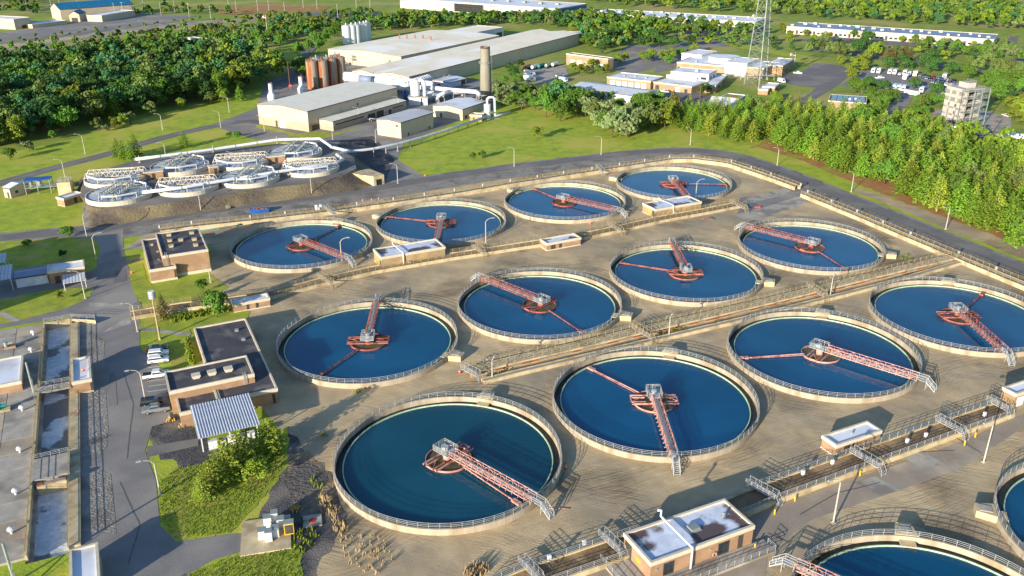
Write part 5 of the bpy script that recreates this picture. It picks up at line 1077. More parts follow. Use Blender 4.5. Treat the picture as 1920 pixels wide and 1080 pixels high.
    for s in (-1, 1):
        MB().box(body[1][0]-.02, s*(w/2-.35)-.16, .62, body[1][0]+.06, s*(w/2-.35)+.16, .8).build('headlight', 'white_metal', t)
        MB().box(body[0][0]-.09, s*(w/2-.3)-.12, .75, body[0][0]+.02, s*(w/2-.3)+.12, .98).build('tail_light', 'red_paint', t)
    CH[t.name] = [(k, list(k.children)) for k in t.children]
    return t
VP = {}
def place_car(kind, paint, px, py, heading, label, group=None, z=.08):
    key = (kind, paint); c = G(px, py, 0); c.z = z
    if key not in VP:
        t = VP[key] = car(kind, paint); t.location = c; t.rotation_euler = (0,0,heading); t['label'] = label
        if group: t['group'] = group
        return t
    t = copy_tree(VP[key], c, heading, label)
    if group: t['group'] = group
    elif 'group' in t: del t['group']
    return t
def hd(a, b): d = G(*b)-G(*a); return atan2(d.y, d.x)
h1 = hd((281,682),(318,677)); gl = 'cars in the bays beside the operations building'
place_car('sedan','car_black',295,658,h1,'black sedan, topmost car in the painted bays by the operations building',gl)
place_car('suv','car_white',298,668,h1,'white estate car between the black sedan and the white SUV',gl)
place_car('suv','car_white',298,679.5,h1,'white SUV parked below the white estate car and above the empty bay',gl)
place_car('pickup','car_white',293,708,h1,'white pickup with open dark bed, nose against the brick building',gl)
place_car('suv','car_black',286,759,h1,'black SUV beside the silver pickup at the lower end of the bays',gl)
place_car('pickup','car_grey',294,772,h1+pi,'silver pickup facing the road, lowest of the parked vehicles',gl)
# bay lines
mb = MB()
for y in (649,664,676,688,699,713,723,733,744): a = G(277, y+2); b = G(322, y-4); mb.beam((a.x,a.y,.066),(b.x,b.y,.066),.14,.01)
mb.build('bay_lines', 'line_paint', kind='structure')
# far car park: rows of vans and cars
gv = 'white vans and minibuses in the rear car park row'; rowh = hd((1650,135),(1640,142))
for i, (x, y, k) in enumerate([(1638,136,'bus'),(1648,137,'bus'),(1669,138,'bus'),(1678,139,'bus'),(1687,140.5,'sedan'),(1697,140,'bus'),(1705,142,'van')]):
    place_car(k,'car_white',x,y,rowh,'white %s, number %s along the rear row of the far car park' % ({'bus':'minibus','sedan':'car','van':'van'}[k], ('one','two','three','four','five','six','seven')[i]), gv)
gf = 'white vans in the front row of the far car park'
for i, (x, y) in enumerate([(1608,157),(1617,158),(1642,161),(1656,163),(1666,166),(1676,168),(1685,169),(1694,170)]):
    place_car('bus' if i > 2 else 'van','car_white' if i > 1 else 'car_blue',x,y,rowh,'pale van, number %s along the front row by the hedge trees' % ('one','two','three','four','five','six','seven','eight')[i], gf)
place_car('trailer','car_white',1709,179,hd((1698,177),(1720,181)),'long white caravan at the corner of the front van row')
place_car('bus','car_white',1728,173,rowh,'white minibus alone beside the long white caravan')
place_car('pickup','car_blue',1726,163,rowh,'blue pickup standing alone in the middle of the far car park')
place_car('pickup','car_white',1649,148,hd((1640,148),(1656,147)),'white pickup crossing the empty bays of the far car park')
place_car('boxtruck','car_white',1697,149,rowh,'white box truck in the middle of the far car park')
place_car('boxtruck','car_cream',1716,143,rowh,'cream box trailer at the end of the rear van row')
rn = random.Random(3); gm = 'used cars packed at the end of the far car park'; cols = ['car_black','car_grey','car_white','car_red','car_blue','car_black','car_white']
k = 0; places = ['by the cream box trailer','beside the tall white minibus','nearest the training tower','at the hedge edge']
for (x0, y0, n_) in ((1725,143,7),(1737,149,7),(1749,156,7),(1764,149,4)):
    for i in range(n_):
        x = x0+i*8.2; y = y0+i*1.6; c_ = rn.choice(cols)
        place_car(rn.choice(['sedan','suv']), c_, x, y, rowh+rn.uniform(-.06,.06), '%s car packed among others %s in the far car park' % ({'car_black':'black','car_grey':'grey','car_white':'white','car_red':'dark red','car_blue':'dark blue'}[c_], places[(k//4) % 4]), gm); k += 1
place_car('bus','car_white',1771,147,rowh,'tall white minibus standing among the packed used cars')
place_car('bus','car_white',1770,177,rowh,'white minibus peeping out behind the hedge left of the training tower')
place_car('suv','car_white',1658,225,hd((1652,229),(1664,219)),'white and dark patrol car on the road behind the pines')
place_car('van','red_paint',1687,223,hd((1684,230),(1692,216)),'red backed rescue van on the road behind the pines')
place_car('camper','car_white',1729,237,hd((1718,233),(1745,239)),'white fire vehicle with lights half behind the pines')
place_car('trailer','car_white',1783,246,hd((1764,242),(1802,249)),'pale blue and white caravan, first in the line behind the pines')
place_car('camper','car_cream',1826,251,hd((1812,247),(1842,255)),'cream motorhome, second in the line behind the pines')
place_car('camper','car_cream',1876,266,hd((1858,262),(1895,270)),'beige motorhome with long side windows near the picture edge')
place_car('trailer','car_white',1908,262,hd((1888,258),(1925,264)),'large white caravan in the corner behind the beige motorhome')
place_car('sedan','car_cream',1886,219,hd((1880,217),(1892,221)),'pale car beside the hedge beyond the training tower')
place_car('pickup','car_white',1496,139,hd((1486,138),(1506,140)),'white pickup in the car park beside the civic pavilion')
place_car('van','car_white',1465,155,hd((1460,153),(1472,157)),'white van beside the kiosks at the mast foot')
place_car('pickup','car_white',1246,174,hd((1238,172),(1254,176)),'white flatbed in the shade of the tan civic wing')
place_car('boxtruck','car_white',993,142,hd((980,140),(1004,144)),'red cabbed white box truck in the tanker yard')
place_car('boxtruck','car_white',993,152,hd((980,150),(1004,154)),'white box truck parked in front of the red cabbed truck')
place_car('pickup','car_white',1050,145,hd((1042,144),(1058,146)),'white utility truck in the tanker yard')
place_car('van','car_white',1056,153,hd((1048,152),(1064,155)),'white van at the hedge end of the tanker yard')
for i, (x, y) in enumerate([(988,131),(1002,130),(1014,128),(1028,127),(1040,125)]):
    t = thing('tank_trailer', 'tank trailer, number %s in the line along the tanker yard trees' % ('one','two','three','four','five')[i], 'trailer', G(x, y), hd((980,132),(1040,124))+.5, 'tank trailers in the yard')
    MB().tube([(-4.5,0,2),(-4.2,0,2),(4.2,0,2),(4.5,0,2)], [.4,1.1,1.1,.4], 12).build('vessel', ('rust','white_metal','teal_paint','galvanised','white_metal')[i], t)
    for wx in (-3.2,-2.2,3): MB().tube([(wx,-1.1,.45),(wx,1.1,.45)], .45, 10).build('wheel', 'tyre', t)
place_car('suv','car_black',703,228,hd((696,228),(710,229)),'black car parked at the annex openings on the plant yard')
place_car('sedan','car_white',697,227,hd((690,227),(704,228)),'white car parked at the annex openings on the plant yard')
for i,(x,y,p_) in enumerate([(1723,80,'car_blue'),(1690,77,'car_grey'),(1757,86,'car_white'),(1894,71,'car_red'),(1204,44,'car_grey'),(1316,74,'car_black'),(1620,71,'car_black'),(1795,86,'car_black')]):
    place_car('sedan',p_,x,y,rowh,['blue car outside the blue roofed office strip','grey car outside the blue roofed office strip','white car near the far end of the blue roofed office strip','red car at the far end of the asphalt beyond the office strip','grey car outside the grey roofed office strip','dark car crossing the tree shaded car park','dark car under the trees before the office strip','black car in the last bays of the office strip'][i])
# blue skip
c = G(487,398); t = thing('blue_skip', 'blue container full of rusty scrap on the gravel beside the perimeter road', 'skip', c, hd((470,399),(503,396))); MB().box(-3.2,-1.1,0,3.2,-1,1.4).box(-3.2,1,0,3.2,1.1,1.4).box(-3.2,-1,0,-3.1,1,1.4).box(3.1,-1,0,3.2,1,1.4).box(-3.1,-1,0,3.1,1,.8).build('body', 'blue_paint', t)
mb = MB()
for i in range(40): x = random.uniform(-3,2.8); y = random.uniform(-.9,.8); mb.beam((x,y,.8),(x+random.uniform(-.8,.8),y+random.uniform(-.4,.4),1.5),.2)
mb.build('scrap', 'rust', t, kind='stuff')
# ---------------- lamps, poles ----------------
def lamp(px, py, top, adir, label, armlen=2.0, double=False, kind='lamp_post'):
    c = G(px, py); h = HZ(px, py, top); t = thing('street_lamp', label, 'street lamp', c, adir)
    MB().tube([(0,0,0),(0,0,h-1.2)], [.17,.11], 8).build('pole', kind, t)
    for s in ((1,-1) if double else (1,)):
        MB().tube([(0,0,h-1.3),(s*armlen*.35,0,h-.45),(s*armlen,0,h-.05)], .09, 6).build('arm', kind, t)
        MB().box(min(s*armlen,s*(armlen+.9)),-.2,h-.16,max(s*armlen,s*(armlen+.9)),.2,h+.04).build('lamp_head', 'rail_metal', t)
    MB().box(-.3,-.3,0,.3,.3,.25).build('foot', 'concrete_grey', t)
A1 = GA+pi
for a in [(1562,981,893,A1,'white lamp on the brown paving below the hut with the footbridge'),(1844,867,787,A1,'white lamp post standing by the paving near the picture edge'),(301,928,858,A1,'white lamp post between the west road and the mown bank'),(273,752,690,A1,'white lamp beside the parking bays of the operations building'),(258,622,565,A1,'white lamp where the west road meets the footpath'),
 (181,487,438,.4,'lamp with curved arm by the shaded west lawn'),(160,560,505,A1,'lamp post beside the white awning on the west lawn'),(163,445,400,1.2,'slim lamp at the lower end of the pale footpath'),(377,397,357,A1,'lamp post leaning over the earth bank steps'),(122,332,297,A1,'lamp beside the plant road left of the covered tanks'),(160,289,250,A1,'lamp on the grass beyond the plant road'),(305,244,212,A1,'lamp on the grass verge in front of the dark wood'),
 (312,300,266,A1,'lamp behind the white header pipe end'),(414,239,207,A1,'lamp at the mouth of the plant yard'),(430,211,180,A1,'lamp on the mown verge under the wood edge'),(585,367,326,A1,'lamp at the foot of the dark earth bank'),(746,344,305,A1,'lamp beside the tunnel portal'),(964,312,275,A1,'lamp on the mown slope behind the second far tank'),(1127,290,254,A1,'lamp at the bush edge of the mown slope'),(1294,272,238,A1,'lamp at the pine end of the mown slope'),
 (1457,310,275,A1,'lamp at the start of the pine row'),(1596,360,320,A1,'white lamp before the tallest light pines'),(1773,430,386,A1,'white lamp on the sandy verge before the bare trunks'),(641,492,446,.2,'lamp beside the bridge landing of the vented block tank'),(911,455,409,.2,'lamp in front of the second far tank wall'),(1305,364,336,.2,'lamp in front of the fourth far tank'),
 (496,246,215,A1,'slim lamp in front of the process hall gable'),(674,231,200,A1,'lamp post in front of the annex openings'),(748,210,180,A1,'lamp post at the annex end wall'),(705,268,240,.5,'lamp beside the beige box shed'),(624,262,232,A1,'lamp on the asphalt below the annex corner'),(395,530,498,A1,'short lamp beside the small round bush')]: lamp(*a)
for a in [(923,712,670,'slim twin headed lamp at the end of the brown railed walkway'),(1254,632,590,'twin headed lamp in front of the brown railed walkway'),(1556,557,517,'twin headed lamp near the walkway stair by the pines side')]: lamp(a[0],a[1],a[2],GA+.3,a[3],.6,True)
c = G(300,637); h = 13.2; t = thing('floodlight_mast', 'tall floodlight mast with white drum head beside the dark fir', 'floodlight mast', c, 0)
MB().tube([(0,0,0),(0,0,h-1.8)], [.24,.16], 10).build('pole', 'pale_bark', t); MB().lathe([(.01,h),(.75,h),(.75,h-1.9),(.01,h-1.9)], 14).build('drum', 'white_metal', t)
for i in range(4): MB().lathe([(.76,h-.3-i*.45),(.9,h-.3-i*.45),(.9,h-.45-i*.45),(.76,h-.45-i*.45)], 14).build('drum_ring', 'galvanised', t)
MB().box(-.3,-.3,0,.3,.3,.3).build('foot', 'concrete', t); MB().box(-.25,.16,2.4,.25,.4,3.4).build('switch_box', 'galvanised', t)
for i, (x, y, tp, lab) in enumerate([(103,227,200,'brown wooden pole against the dark wood, lower middle'),(297,200,167,'brown wooden pole rising before the wood by the bend'),(462,160,138,'brown wooden pole at the wood end'),(544,165,115,'wooden utility pole by the plant road stop sign'),(1786,232,189,'wooden pole before the training tower plaza'),(1634,228,195,'wooden pole at the pine tops beside the brick block'),(1723,207,178,'wooden pole beside the round tree of the tower plaza'),(1748,238,203,'wooden pole on the concrete plaza'),(1860,252,217,'wooden pole behind the cream motorhome'),(1496,190,163,'wooden pole next to the dark fence'),(1463,120,96,'wooden pole behind the civic pavilion'),(1312,186,159,'light wooden pole beside the civic lawn')]):
    c = G(x, y); h = HZ(x, y, tp); t = thing('utility_pole', lab, 'pole', c, .5); MB().tube([(0,0,0),(0,0,h)], [.22,.15], 8).build('shaft', 'wood_pole', t); MB().box(-1.1,-.08,h-.9,1.1,.08,h-.7).build('crossarm', 'wood_pole', t)
# far light masts along the highway and lots
for i in range(22):
    x = 60+i*30+random.uniform(-9,9); y = random.uniform(10,36) if x < 640 else 14; 
    if x > 700: break
    c = G(x, y); t = thing('light_mast', 'slender far light mast among the lots beyond the wood', 'light mast', c, random.random()*3, 'far light masts beyond the wood'); MB().tube([(0,0,0),(0,0,13)], [.28,.2], 5).build('pole', 'rail_metal', t); MB().box(-1.4,-.25,13,1.4,.25,13.25).build('lamp_head', 'rail_metal', t)
# flag poles
for x, y, tp, lab in ((503,76,28,'white flagpole with flag between the far trees'),(1489,122,98,'white flagpole on the civic lawn')):
    c = G(x, y); h = HZ(x, y, tp); t = thing('flagpole', lab, 'flagpole', c, 2.6); MB().tube([(0,0,0),(0,0,h)], [.2,.12], 8).build('pole', 'white_metal', t)
    for k in range(7): MB().add([(0,.02*(k%2),h-.5-k*.28),(3.4,.5,h-.7-k*.28),(3.4,.5,h-.98-k*.28),(0,.02*(k%2),h-.78-k*.28)], [(0,1,2,3)]).build('flag_stripe', 'red_paint' if k % 2 == 0 else 'white_metal', t)
    MB().box(.02,-.06,h-1.6,1.4,.3,h-.5).build('flag_canton', 'car_blue', t)
# traffic cones, stop sign, bollards
for x, y, lab in ((1107,474+65,'x'),):
    pass
for x, y, z, lab in [(1106.5,420,.05,'orange cone on the gravel below the orange bridge landing'),(156,695,3.45,'orange and white cone lying on the bright hut roof'),(147,774,.1,'orange cone at the foot of the channel walkway'),(862,699,.1,'orange post at the lower end of the brown walkway'),(680,377,1.6,'orange cone on the far channel, first of three'),(697,376,1.6,'orange cone on the far channel, second of three'),(710,374,1.6,'orange cone on the far channel, third of three'),(247,512,.1,'orange hydrant on the lawn before the brick annex'),(797,330,.1,'orange marker at the lawn corner by the perimeter road'),(1061,878,.1,'small orange cone beside the first tank rail shadow')]:
    c = G(x, y, z); t = thing('traffic_cone', lab, 'cone', (c.x,c.y,z), 0); MB().lathe([(.3,.05),(.05,.85),(.01,.86)], 12).build('body', 'orange_paint', t); MB().box(-.35,-.35,0,.35,.35,.05).build('base', 'orange_paint', t); MB().lathe([(.215,.35),(.155,.5)], 12).build('stripe', 'white_metal', t)
c = G(545,170); t = thing('stop_sign', 'red stop sign on a post beside the plant road', 'sign', c, R(-90)); MB().beam((0,0,0),(0,0,2.6),.1).build('post', 'galvanised', t)
MB().add([(.95*cos(R(22.5+45*k)), -.08, 2.9+.95*sin(R(22.5+45*k))) for k in range(8)]+[(.95*cos(R(22.5+45*k)), -.02, 2.9+.95*sin(R(22.5+45*k))) for k in range(8)], [tuple(range(8)), tuple(range(15,7,-1))]+[(k,(k+1)%8,8+(k+1)%8,8+k) for k in range(8)]).build('sign_plate', 'red_paint', t); t.rotation_euler = (0,0,R(10))
fc = bpy.data.curves.new('lettering', 'FONT'); fc.body = 'STOP'; fc.size = .62; fc.align_x = 'CENTER'; fc.align_y = 'CENTER'; fo = bpy.data.objects.new('lettering', fc); COL.objects.link(fo); fo.parent = t; fo.location = (0,-.1,2.9); fo.rotation_euler = (pi/2,0,0); fc.materials.append(M('white_metal')); fc.extrude = .01
bpy.context.view_layer.update(); me_ = bpy.data.meshes.new_from_object(fo.evaluated_get(bpy.context.evaluated_depsgraph_get())); lo_ = link('lettering', me_, t, loc=(0,-.1,2.9)); lo_.rotation_euler = (pi/2,0,0); bpy.data.objects.remove(fo)
for i, (x, y) in enumerate([(1452,965),(1490,940),(1612,892),(1650,868),(1808,835),(1828,820),(1415,1030)]):
    t = thing('bollard', 'yellow bollard, %s along the channel from the control building' % ('first','second','third','fourth','fifth','sixth','seventh')[i], 'bollard', G(x, y), 0, 'yellow bollards along the channel'); MB().tube([(0,0,0),(0,0,1.15)], .14, 8).build('shaft', 'yellow_paint', t)
duct('teal pipe lying along the far channel deck behind the vented brick block', [(376,432,1.7),(455,421,1.7)], .14, 'teal_paint', legs=False, name='teal_pipe', cat='pipe')
duct('teal valve riser on the far channel deck', [(444,423,1.5),(447,421,3.2),(452,420,3.2),(454,421,1.5)], .25, 'teal_paint', legs=False, name='valve_riser', cat='valve')
duct('thin pale pipe running from the vented brick block to the tank rim', [(389,460,2.4),(428,452,2.0),(446,443,1.9),(488,420,1.7)], .1, 'rail_metal', legs=False, name='thin_pipe', cat='pipe')
duct('blue hose lying against the outer wall of the largest looking tank', [(1060,866,.1),(1060,880,.1),(1056,895,.1),(1052,904,.1)], .09, 'teal_paint', legs=False, name='hose', cat='hose')
duct('pinkish hose lying on the gravel by the landing of the largest looking tank', [(1018,957,.1),(1040,952,.1),(1068,954,.1)], .08, 'pink_steel', legs=False, name='hose', cat='hose')
duct('red hose lying on the channel edge beside the flat roofed hut', [(1312,412,1.1),(1325,408,1.1),(1332,412,1.1)], .12, 'red_steel', legs=False, name='hose', cat='hose')
for x, y, l_ in ((594,393,'white drum on the far channel deck, farther from the stair'),(602,392,'white drum on the far channel deck, next to the stair')):
    c = G(x, y, 1.5); t = thing('drum', l_, 'drum', (c.x,c.y,1.5), 0); MB().lathe([(.01,1.7),(.55,1.7),(.6,1.5),(.6,0)], 14).build('shell', 'white_metal', t); MB().lathe([(.2,1.7),(.2,1.85),(.01,1.86)], 8).build('lid', 'galvanised', t)
for i, (x, y, l_) in enumerate(((1480,401-12,'orange pipe fitting on the patched pad'),(1432,391,'small yellow object on the patched pad'))):
    c = G(x-60, y+1, .1); t = thing('fitting', l_, 'fitting', (c.x,c.y,.1), .6*i); MB().tube([(-.9,0,.25),(.9,0,.25)], .22, 8).build('pipe', 'orange_paint' if i == 0 else 'yellow_paint', t); MB().tube([(.9,0,.25),(.9,.5,.3)], .25, 8).build('elbow', 'orange_paint' if i == 0 else 'yellow_paint', t)
# control boxes on the rails of the sludge channel
for i, (x, y) in enumerate([(1095,1024),(1030,1052),(1560,872),(1505,892),(1700,832),(1845,782),(1735,821)]):
    c = G(x, y, 1.1); t = thing('control_box', 'small grey control box on the sludge channel rail, %s from the bottom edge' % ('second','first','fourth','third','fifth','seventh','sixth')[i], 'control box', (c.x,c.y,1.1), GA, 'control boxes on the sludge channel'); MB().box(-.28,-.2,.3,.28,.2,1.2).build('body', 'white_metal', t); MB().beam((0,0,0),(0,0,.3),.14).build('post', 'galvanised', t)
# transformer pad at the bottom
c = G(505,1000); t = thing('concrete_pad', 'cracked concrete pad carrying grey electrical boxes by the rubble bank', 'pad', (c.x,c.y,.05), R(14)); MB().box(-4.6,-5,0,3.6,4,.25).build('slab', 'concrete', t)
for i, (x, y, w_, h_, m_) in enumerate([(503,985,1.3,1.9,'white_metal'),(516,978,1.1,2.1,'white_metal'),(527,986,1.2,1.7,'white_metal'),(493,1008,1.3,1.7,'white_metal'),(505,1012,1.1,1.9,'white_metal'),(517,1004,1.2,1.8,'white_metal'),(543,998,1.6,2.2,'yellow_paint')]):
    c = G(x, y, .3); t = thing('electrical_box', ('pale grey box','tall grey box','small grey box','low grey box','slim grey box','grey box','olive box')[i]+' on the cracked pad by the rubble, '+('upper row','upper row top','upper row near the olive box','lower row outer','lower row middle','lower row inner','beside the reeds')[i], 'box', (c.x,c.y,.3), R(14))
    MB().box(-w_/2,-.6,0,w_/2,.6,h_).build('body', m_, t); MB().box(-w_/2-.08,-.68,h_,w_/2+.08,.68,h_+.1).build('lid', 'galvanised', t); MB().box(-w_/2+.12,-.64,.2,w_/2-.12,-.6,h_-.2).build('door', 'white_door' if i < 6 else 'dark_door', t)
c = G(586,978); t = thing('manhole_slab', 'square slab with red round cover among the weeds', 'slab', (c.x,c.y,.06), R(14)); MB().box(-1.6,-1.6,0,1.6,1.6,.2).build('slab', 'concrete_grey', t); MB().lathe([(.6,.2),(.6,.28),(.01,.3)], 16).build('cover', 'red_paint', t)

# ---------------- vegetation ----------------
rng = np.random.default_rng(5)
def quads_mesh(name, cen, nor, size, asp=1.0):
    n = len(cen); nor = nor/np.maximum(1e-6, np.linalg.norm(nor, axis=1, keepdims=True))
    r = rng.normal(size=(n,3)); a = np.cross(nor, r); a /= np.maximum(1e-6, np.linalg.norm(a, axis=1, keepdims=True)); b = np.cross(nor, a)
    s = size[:,None]/2; v = np.stack([cen-a*s-b*s*asp, cen+a*s-b*s*asp, cen+a*s+b*s*asp, cen-a*s+b*s*asp], 1).reshape(-1,3)
    return v
def np_mesh(name, v, m):
    n = len(v)//4; me = bpy.data.meshes.new(name); me.vertices.add(len(v)); me.vertices.foreach_set('co', v.astype(np.float32).ravel())
    me.loops.add(len(v)); me.loops.foreach_set('vertex_index', np.arange(len(v), dtype=np.int32)); me.polygons.add(n)
    me.polygons.foreach_set('loop_start', np.arange(0, len(v), 4, dtype=np.int32)); me.update(calc_edges=True); me.materials.append(M(m)); return me
def crown_decid(h=10, r=3.6, base=.25, nl=26, per=55, q=.55, form='round'):
    z0 = h*base; cz = (z0+h)/2; hz = (h-z0)/2; C_, N_, S_ = [], [], []
    for k in range(nl):
        d = rng.normal(size=3); d /= np.linalg.norm(d); d[2] = abs(d[2])*.9-.25 if rng.random() < .75 else d[2]
        rad = rng.uniform(.55,.95)
        lc = np.array([d[0]*r*rad, d[1]*r*rad, cz+d[2]*hz*rad]); lr = r*rng.uniform(.26,.46)
        dd = rng.normal(size=(per,3)); dd /= np.linalg.norm(dd, axis=1, keepdims=True); dd[:,2] = np.abs(dd[:,2])*1.0-.2
        p = lc+dd*lr*rng.uniform(.65,1.12,(per,1)); C_.append(p); N_.append(dd+rng.normal(size=(per,3))*.55); S_.append(rng.uniform(.6,1.4,per)*q)
    C_ = np.concatenate(C_); N_ = np.concatenate(N_); S_ = np.concatenate(S_)
    return quads_mesh('crown', C_, N_, S_, .8)
def crown_pine(h=12, r=3.4, base=.18, tiers=15, q=.5, per=9):
    C_, N_, S_ = [], [], []
    for k in range(tiers):
        f = k/(tiers-1); z = h*base+(h*(1-base)-.3)*f; rr = r*(1-f**1.7)**.8+.3; nb = 8 if f < .7 else 6
        rr *= rng.uniform(.8,1.12)
        for j in range(nb):
            a = 2*pi*(j+rng.random()*.8)/nb+k; L_ = rr*rng.uniform(.7,1.1); m_ = max(3, int(per*L_/r)+2)
            t_ = rng.uniform(.25,1,m_); rr2 = t_*L_; up = .32*L_*t_-.25*t_*t_*L_
            w_ = rng.normal(size=m_)*.22*(1.2-t_)*L_*.6
            x = rr2*cos(a)-w_*sin(a); y = rr2*sin(a)+w_*cos(a); C_.append(np.stack([x,y,z+up+rng.normal(size=m_)*.1],1)); n0 = np.tile([cos(a)*.35, sin(a)*.35, 1.0],(m_,1))+rng.normal(size=(m_,3))*.45; N_.append(n0); S_.append(rng.uniform(.7,1.4,m_)*q*(1-.35*f))
    return quads_mesh('crown', np.concatenate(C_), np.concatenate(N_), np.concatenate(S_), .55)
def trunk_mb(h, r, limbs=6, spread=2.2, top=.8):
    mb = MB().tube([(0,0,0),(.1,0,h*.4),(-.05,.1,h*top)], [r,r*.7,r*.2], 7)
    for k in range(limbs):
        a = 2*pi*k/limbs+random.random(); z = h*random.uniform(.25,.6); mb.tube([(0,0,z),(spread*.5*cos(a),spread*.5*sin(a),z+h*.12),(spread*cos(a),spread*sin(a),z+h*.22)], [r*.4,r*.25,r*.08], 5)
    return mb
TREES = {}   # kind -> list of (trunk mesh, crown mesh, native height)
def mesh_only(mb, nm, m): me = bpy.data.meshes.new(nm); me.from_pydata(mb.v, [], mb.f); me.materials.append(M(m)); return me
def decid(kind, m, n=2, **kw):
    for _ in range(n): TREES.setdefault(kind, []).append((mesh_only(trunk_mb(kw.get('h',10), .2, 7, kw.get('r',3.6)*.6), 'trunk', 'bark'), np_mesh('crown', crown_decid(**kw), m), kw.get('h',10)))
decid('mid','leaf_mid',3, h=10,r=3.9,base=.12,nl=38,per=70,q=.4); decid('dark','leaf_dark',3, h=12,r=4.3,base=.08,nl=44,per=64,q=.46); decid('yellow','leaf_yellow',3, h=9,r=3.4,base=.1,nl=34,per=70,q=.38); decid('olive','leaf_olive',2, h=11,r=4.0,base=.1,nl=34,q=.5); decid('blue','leaf_blue',2, h=11,r=4.2,base=.1,nl=34,q=.5); decid('silver','leaf_silver',2, h=6,r=3.2,base=.05,nl=18); decid('brown','leaf_brown',1,h=8,r=3.0)
decid('round','leaf_dark',2, h=7,r=3.1,base=.15,nl=34,q=.5); decid('poplar','leaf_mid',2, h=12,r=2.1,base=.15,nl=24)
for _ in range(4): TREES.setdefault('pine', []).append((mesh_only(trunk_mb(13,.2,0,1,.95), 'trunk', 'bark'), np_mesh('crown', crown_pine(13,4.1,.08,19,.5,20), 'pine_needles'), 13))
for _ in range(3): TREES.setdefault('pinelight', []).append((mesh_only(trunk_mb(13,.2,0,1,.95), 'trunk', 'pale_bark'), np_mesh('crown', crown_pine(13,4.0,.12,18,.5,20), 'pine_light'), 13))
for _ in range(2): TREES.setdefault('fir', []).append((mesh_only(trunk_mb(10,.18,0,1,.95), 'trunk', 'bark'), np_mesh('crown', crown_pine(10,2.6,.05,20,.5,10), 'leaf_brown'), 10))
def tree(kind, pos, h, label, group=None, wid=1.0):
    v = random.choice(TREES[kind]); s = h/v[2]
    t = thing({'pine':'pine_tree','pinelight':'pine_tree','fir':'fir_tree'}.get(kind, 'shrub' if h < 5.5 else {'round':'round_tree','silver':'silvery_bush','poplar':'upright_tree','olive':'pale_tree'}.get(kind, 'leafy_tree')), label, 'tree', pos, random.random()*6.28, group)
    sw = s*wid*random.uniform(.92,1.1); t.scale = (sw, sw, s)
    link('trunk', v[0], t); link('crown', v[1], t); return t
def blocked(p):
    return any(inside(p, f) for f in FOOT)
def scatter(poly_px, spacing, n_max=9999, seed=1):
    r_ = random.Random(seed); P = [G(*p) for p in poly_px]; x0 = min(p.x for p in P); x1 = max(p.x for p in P); y0 = min(p.y for p in P); y1 = max(p.y for p in P)
    pts = []; cell = {}; tries = int((x1-x0)*(y1-y0)/spacing**2*3.5)
    for _ in range(tries):
        x = r_.uniform(x0,x1); y = r_.uniform(y0,y1)
        if not inside((x,y), P) or blocked((x,y)): continue
        i, j = int(x//spacing), int(y//spacing)
        if any((q[0]-x)**2+(q[1]-y)**2 < spacing**2 for a in (-1,0,1) for b in (-1,0,1) for q in cell.get((i+a,j+b),())): continue
        cell.setdefault((i,j), []).append((x,y)); pts.append(Vector((x,y,0)))
        if len(pts) >= n_max: break
    return pts
def kinds(w): return random.choices(list(w), list(w.values()))[0]
# tree masses: one stuff object per leaf colour
def mass(name, label, pts, mix, hr, q=1.2, nl=9, per=26):
    acc = {}
    for p in pts: acc.setdefault(kinds(mix), []).append(p)
    for m_, ps in acc.items():
        vs = []
        for p in ps:
            h = random.uniform(*hr); r = h*random.uniform(.3,.42)
            v = crown_decid(h, r, .05, nl, per, q); vs.append(v+np.array([p.x,p.y,0]))
        o = link(name, np_mesh(name, np.concatenate(vs), m_)); o['kind'] = 'stuff'; o['label'] = label
LF = {'leaf_mid':5,'leaf_dark':4,'leaf_yellow':2,'leaf_olive':2,'leaf_blue':2}
# the dark wood on the west side
WOOD = [(-120,300),(0,276),(60,268),(130,254),(200,230),(290,207),(400,193),(480,168),(535,150),(505,122),(460,112),(380,106),(300,104),(220,112),(120,122),(0,138),(-160,150)]
wp = scatter(WOOD, 7.4, seed=2); wp.sort(key=lambda p: p.y - .25*p.x)
front = [p for p in wp if PX((p.x,p.y,0))[1] > 170][:165]
fs_ = {id(p) for p in front}
KN = {'mid':'green tree','dark':'dark green tree','yellow':'bright green tree','olive':'olive tree','blue':'blue green tree','pine':'pine','pinelight':'pale pine'}
WM = [(10,290,'picture edge'),(100,262,'brown pole'),(150,250,'verge lamp'),(205,232,'bright shrubs'),(297,207,'bend pole'),(350,200,'olive shrubs'),(420,190,'upper lamp'),(480,168,'white flared stack'),(520,150,'stop sign')]
PM = [(1240,225,'brown firs'),(1300,235,'slope lamp'),(1360,225,'white tent'),(1457,270,'first belt lamp'),(1500,235,'dark fence'),(1590,240,'solar roofed block'),(1597,335,'second belt lamp'),(1690,250,'patrol road'),(1700,365,'sandy verge'),(1790,275,'parked caravans'),(1790,400,'sandy verge lamp'),(1900,320,'corner motorhomes'),(1900,450,'picture edge')]
def near_label(kn, h, p, where_, marks):
    x, y = PX(p); m_ = sorted(marks, key=lambda q: (q[0]-x)**2+((q[1]-y)*2)**2)[:2]; d = abs(m_[0][0]-x)
    sz = 'tall' if h > 15 else 'short' if h < 12 else 'middling'
    side = 'before' if y > m_[0][1]+8 else 'behind' if y < m_[0][1]-8 else ('beside' if d < 16 else 'between')
    return '%s %s %s %s the %s%s' % (sz, kn, where_, side, m_[0][2], ' and '+m_[1][2] if side == 'between' else (' towards the '+m_[1][2] if d > 14 else ''))
for p in front: k = kinds({'mid':4,'dark':6,'yellow':1.2,'olive':3,'blue':4,'pine':1}); h_ = random.uniform(13,20); tree(k, p, h_, near_label(KN[k], h_, p, 'of the wood', WM), 'trees in the front ranks of the dark wood')
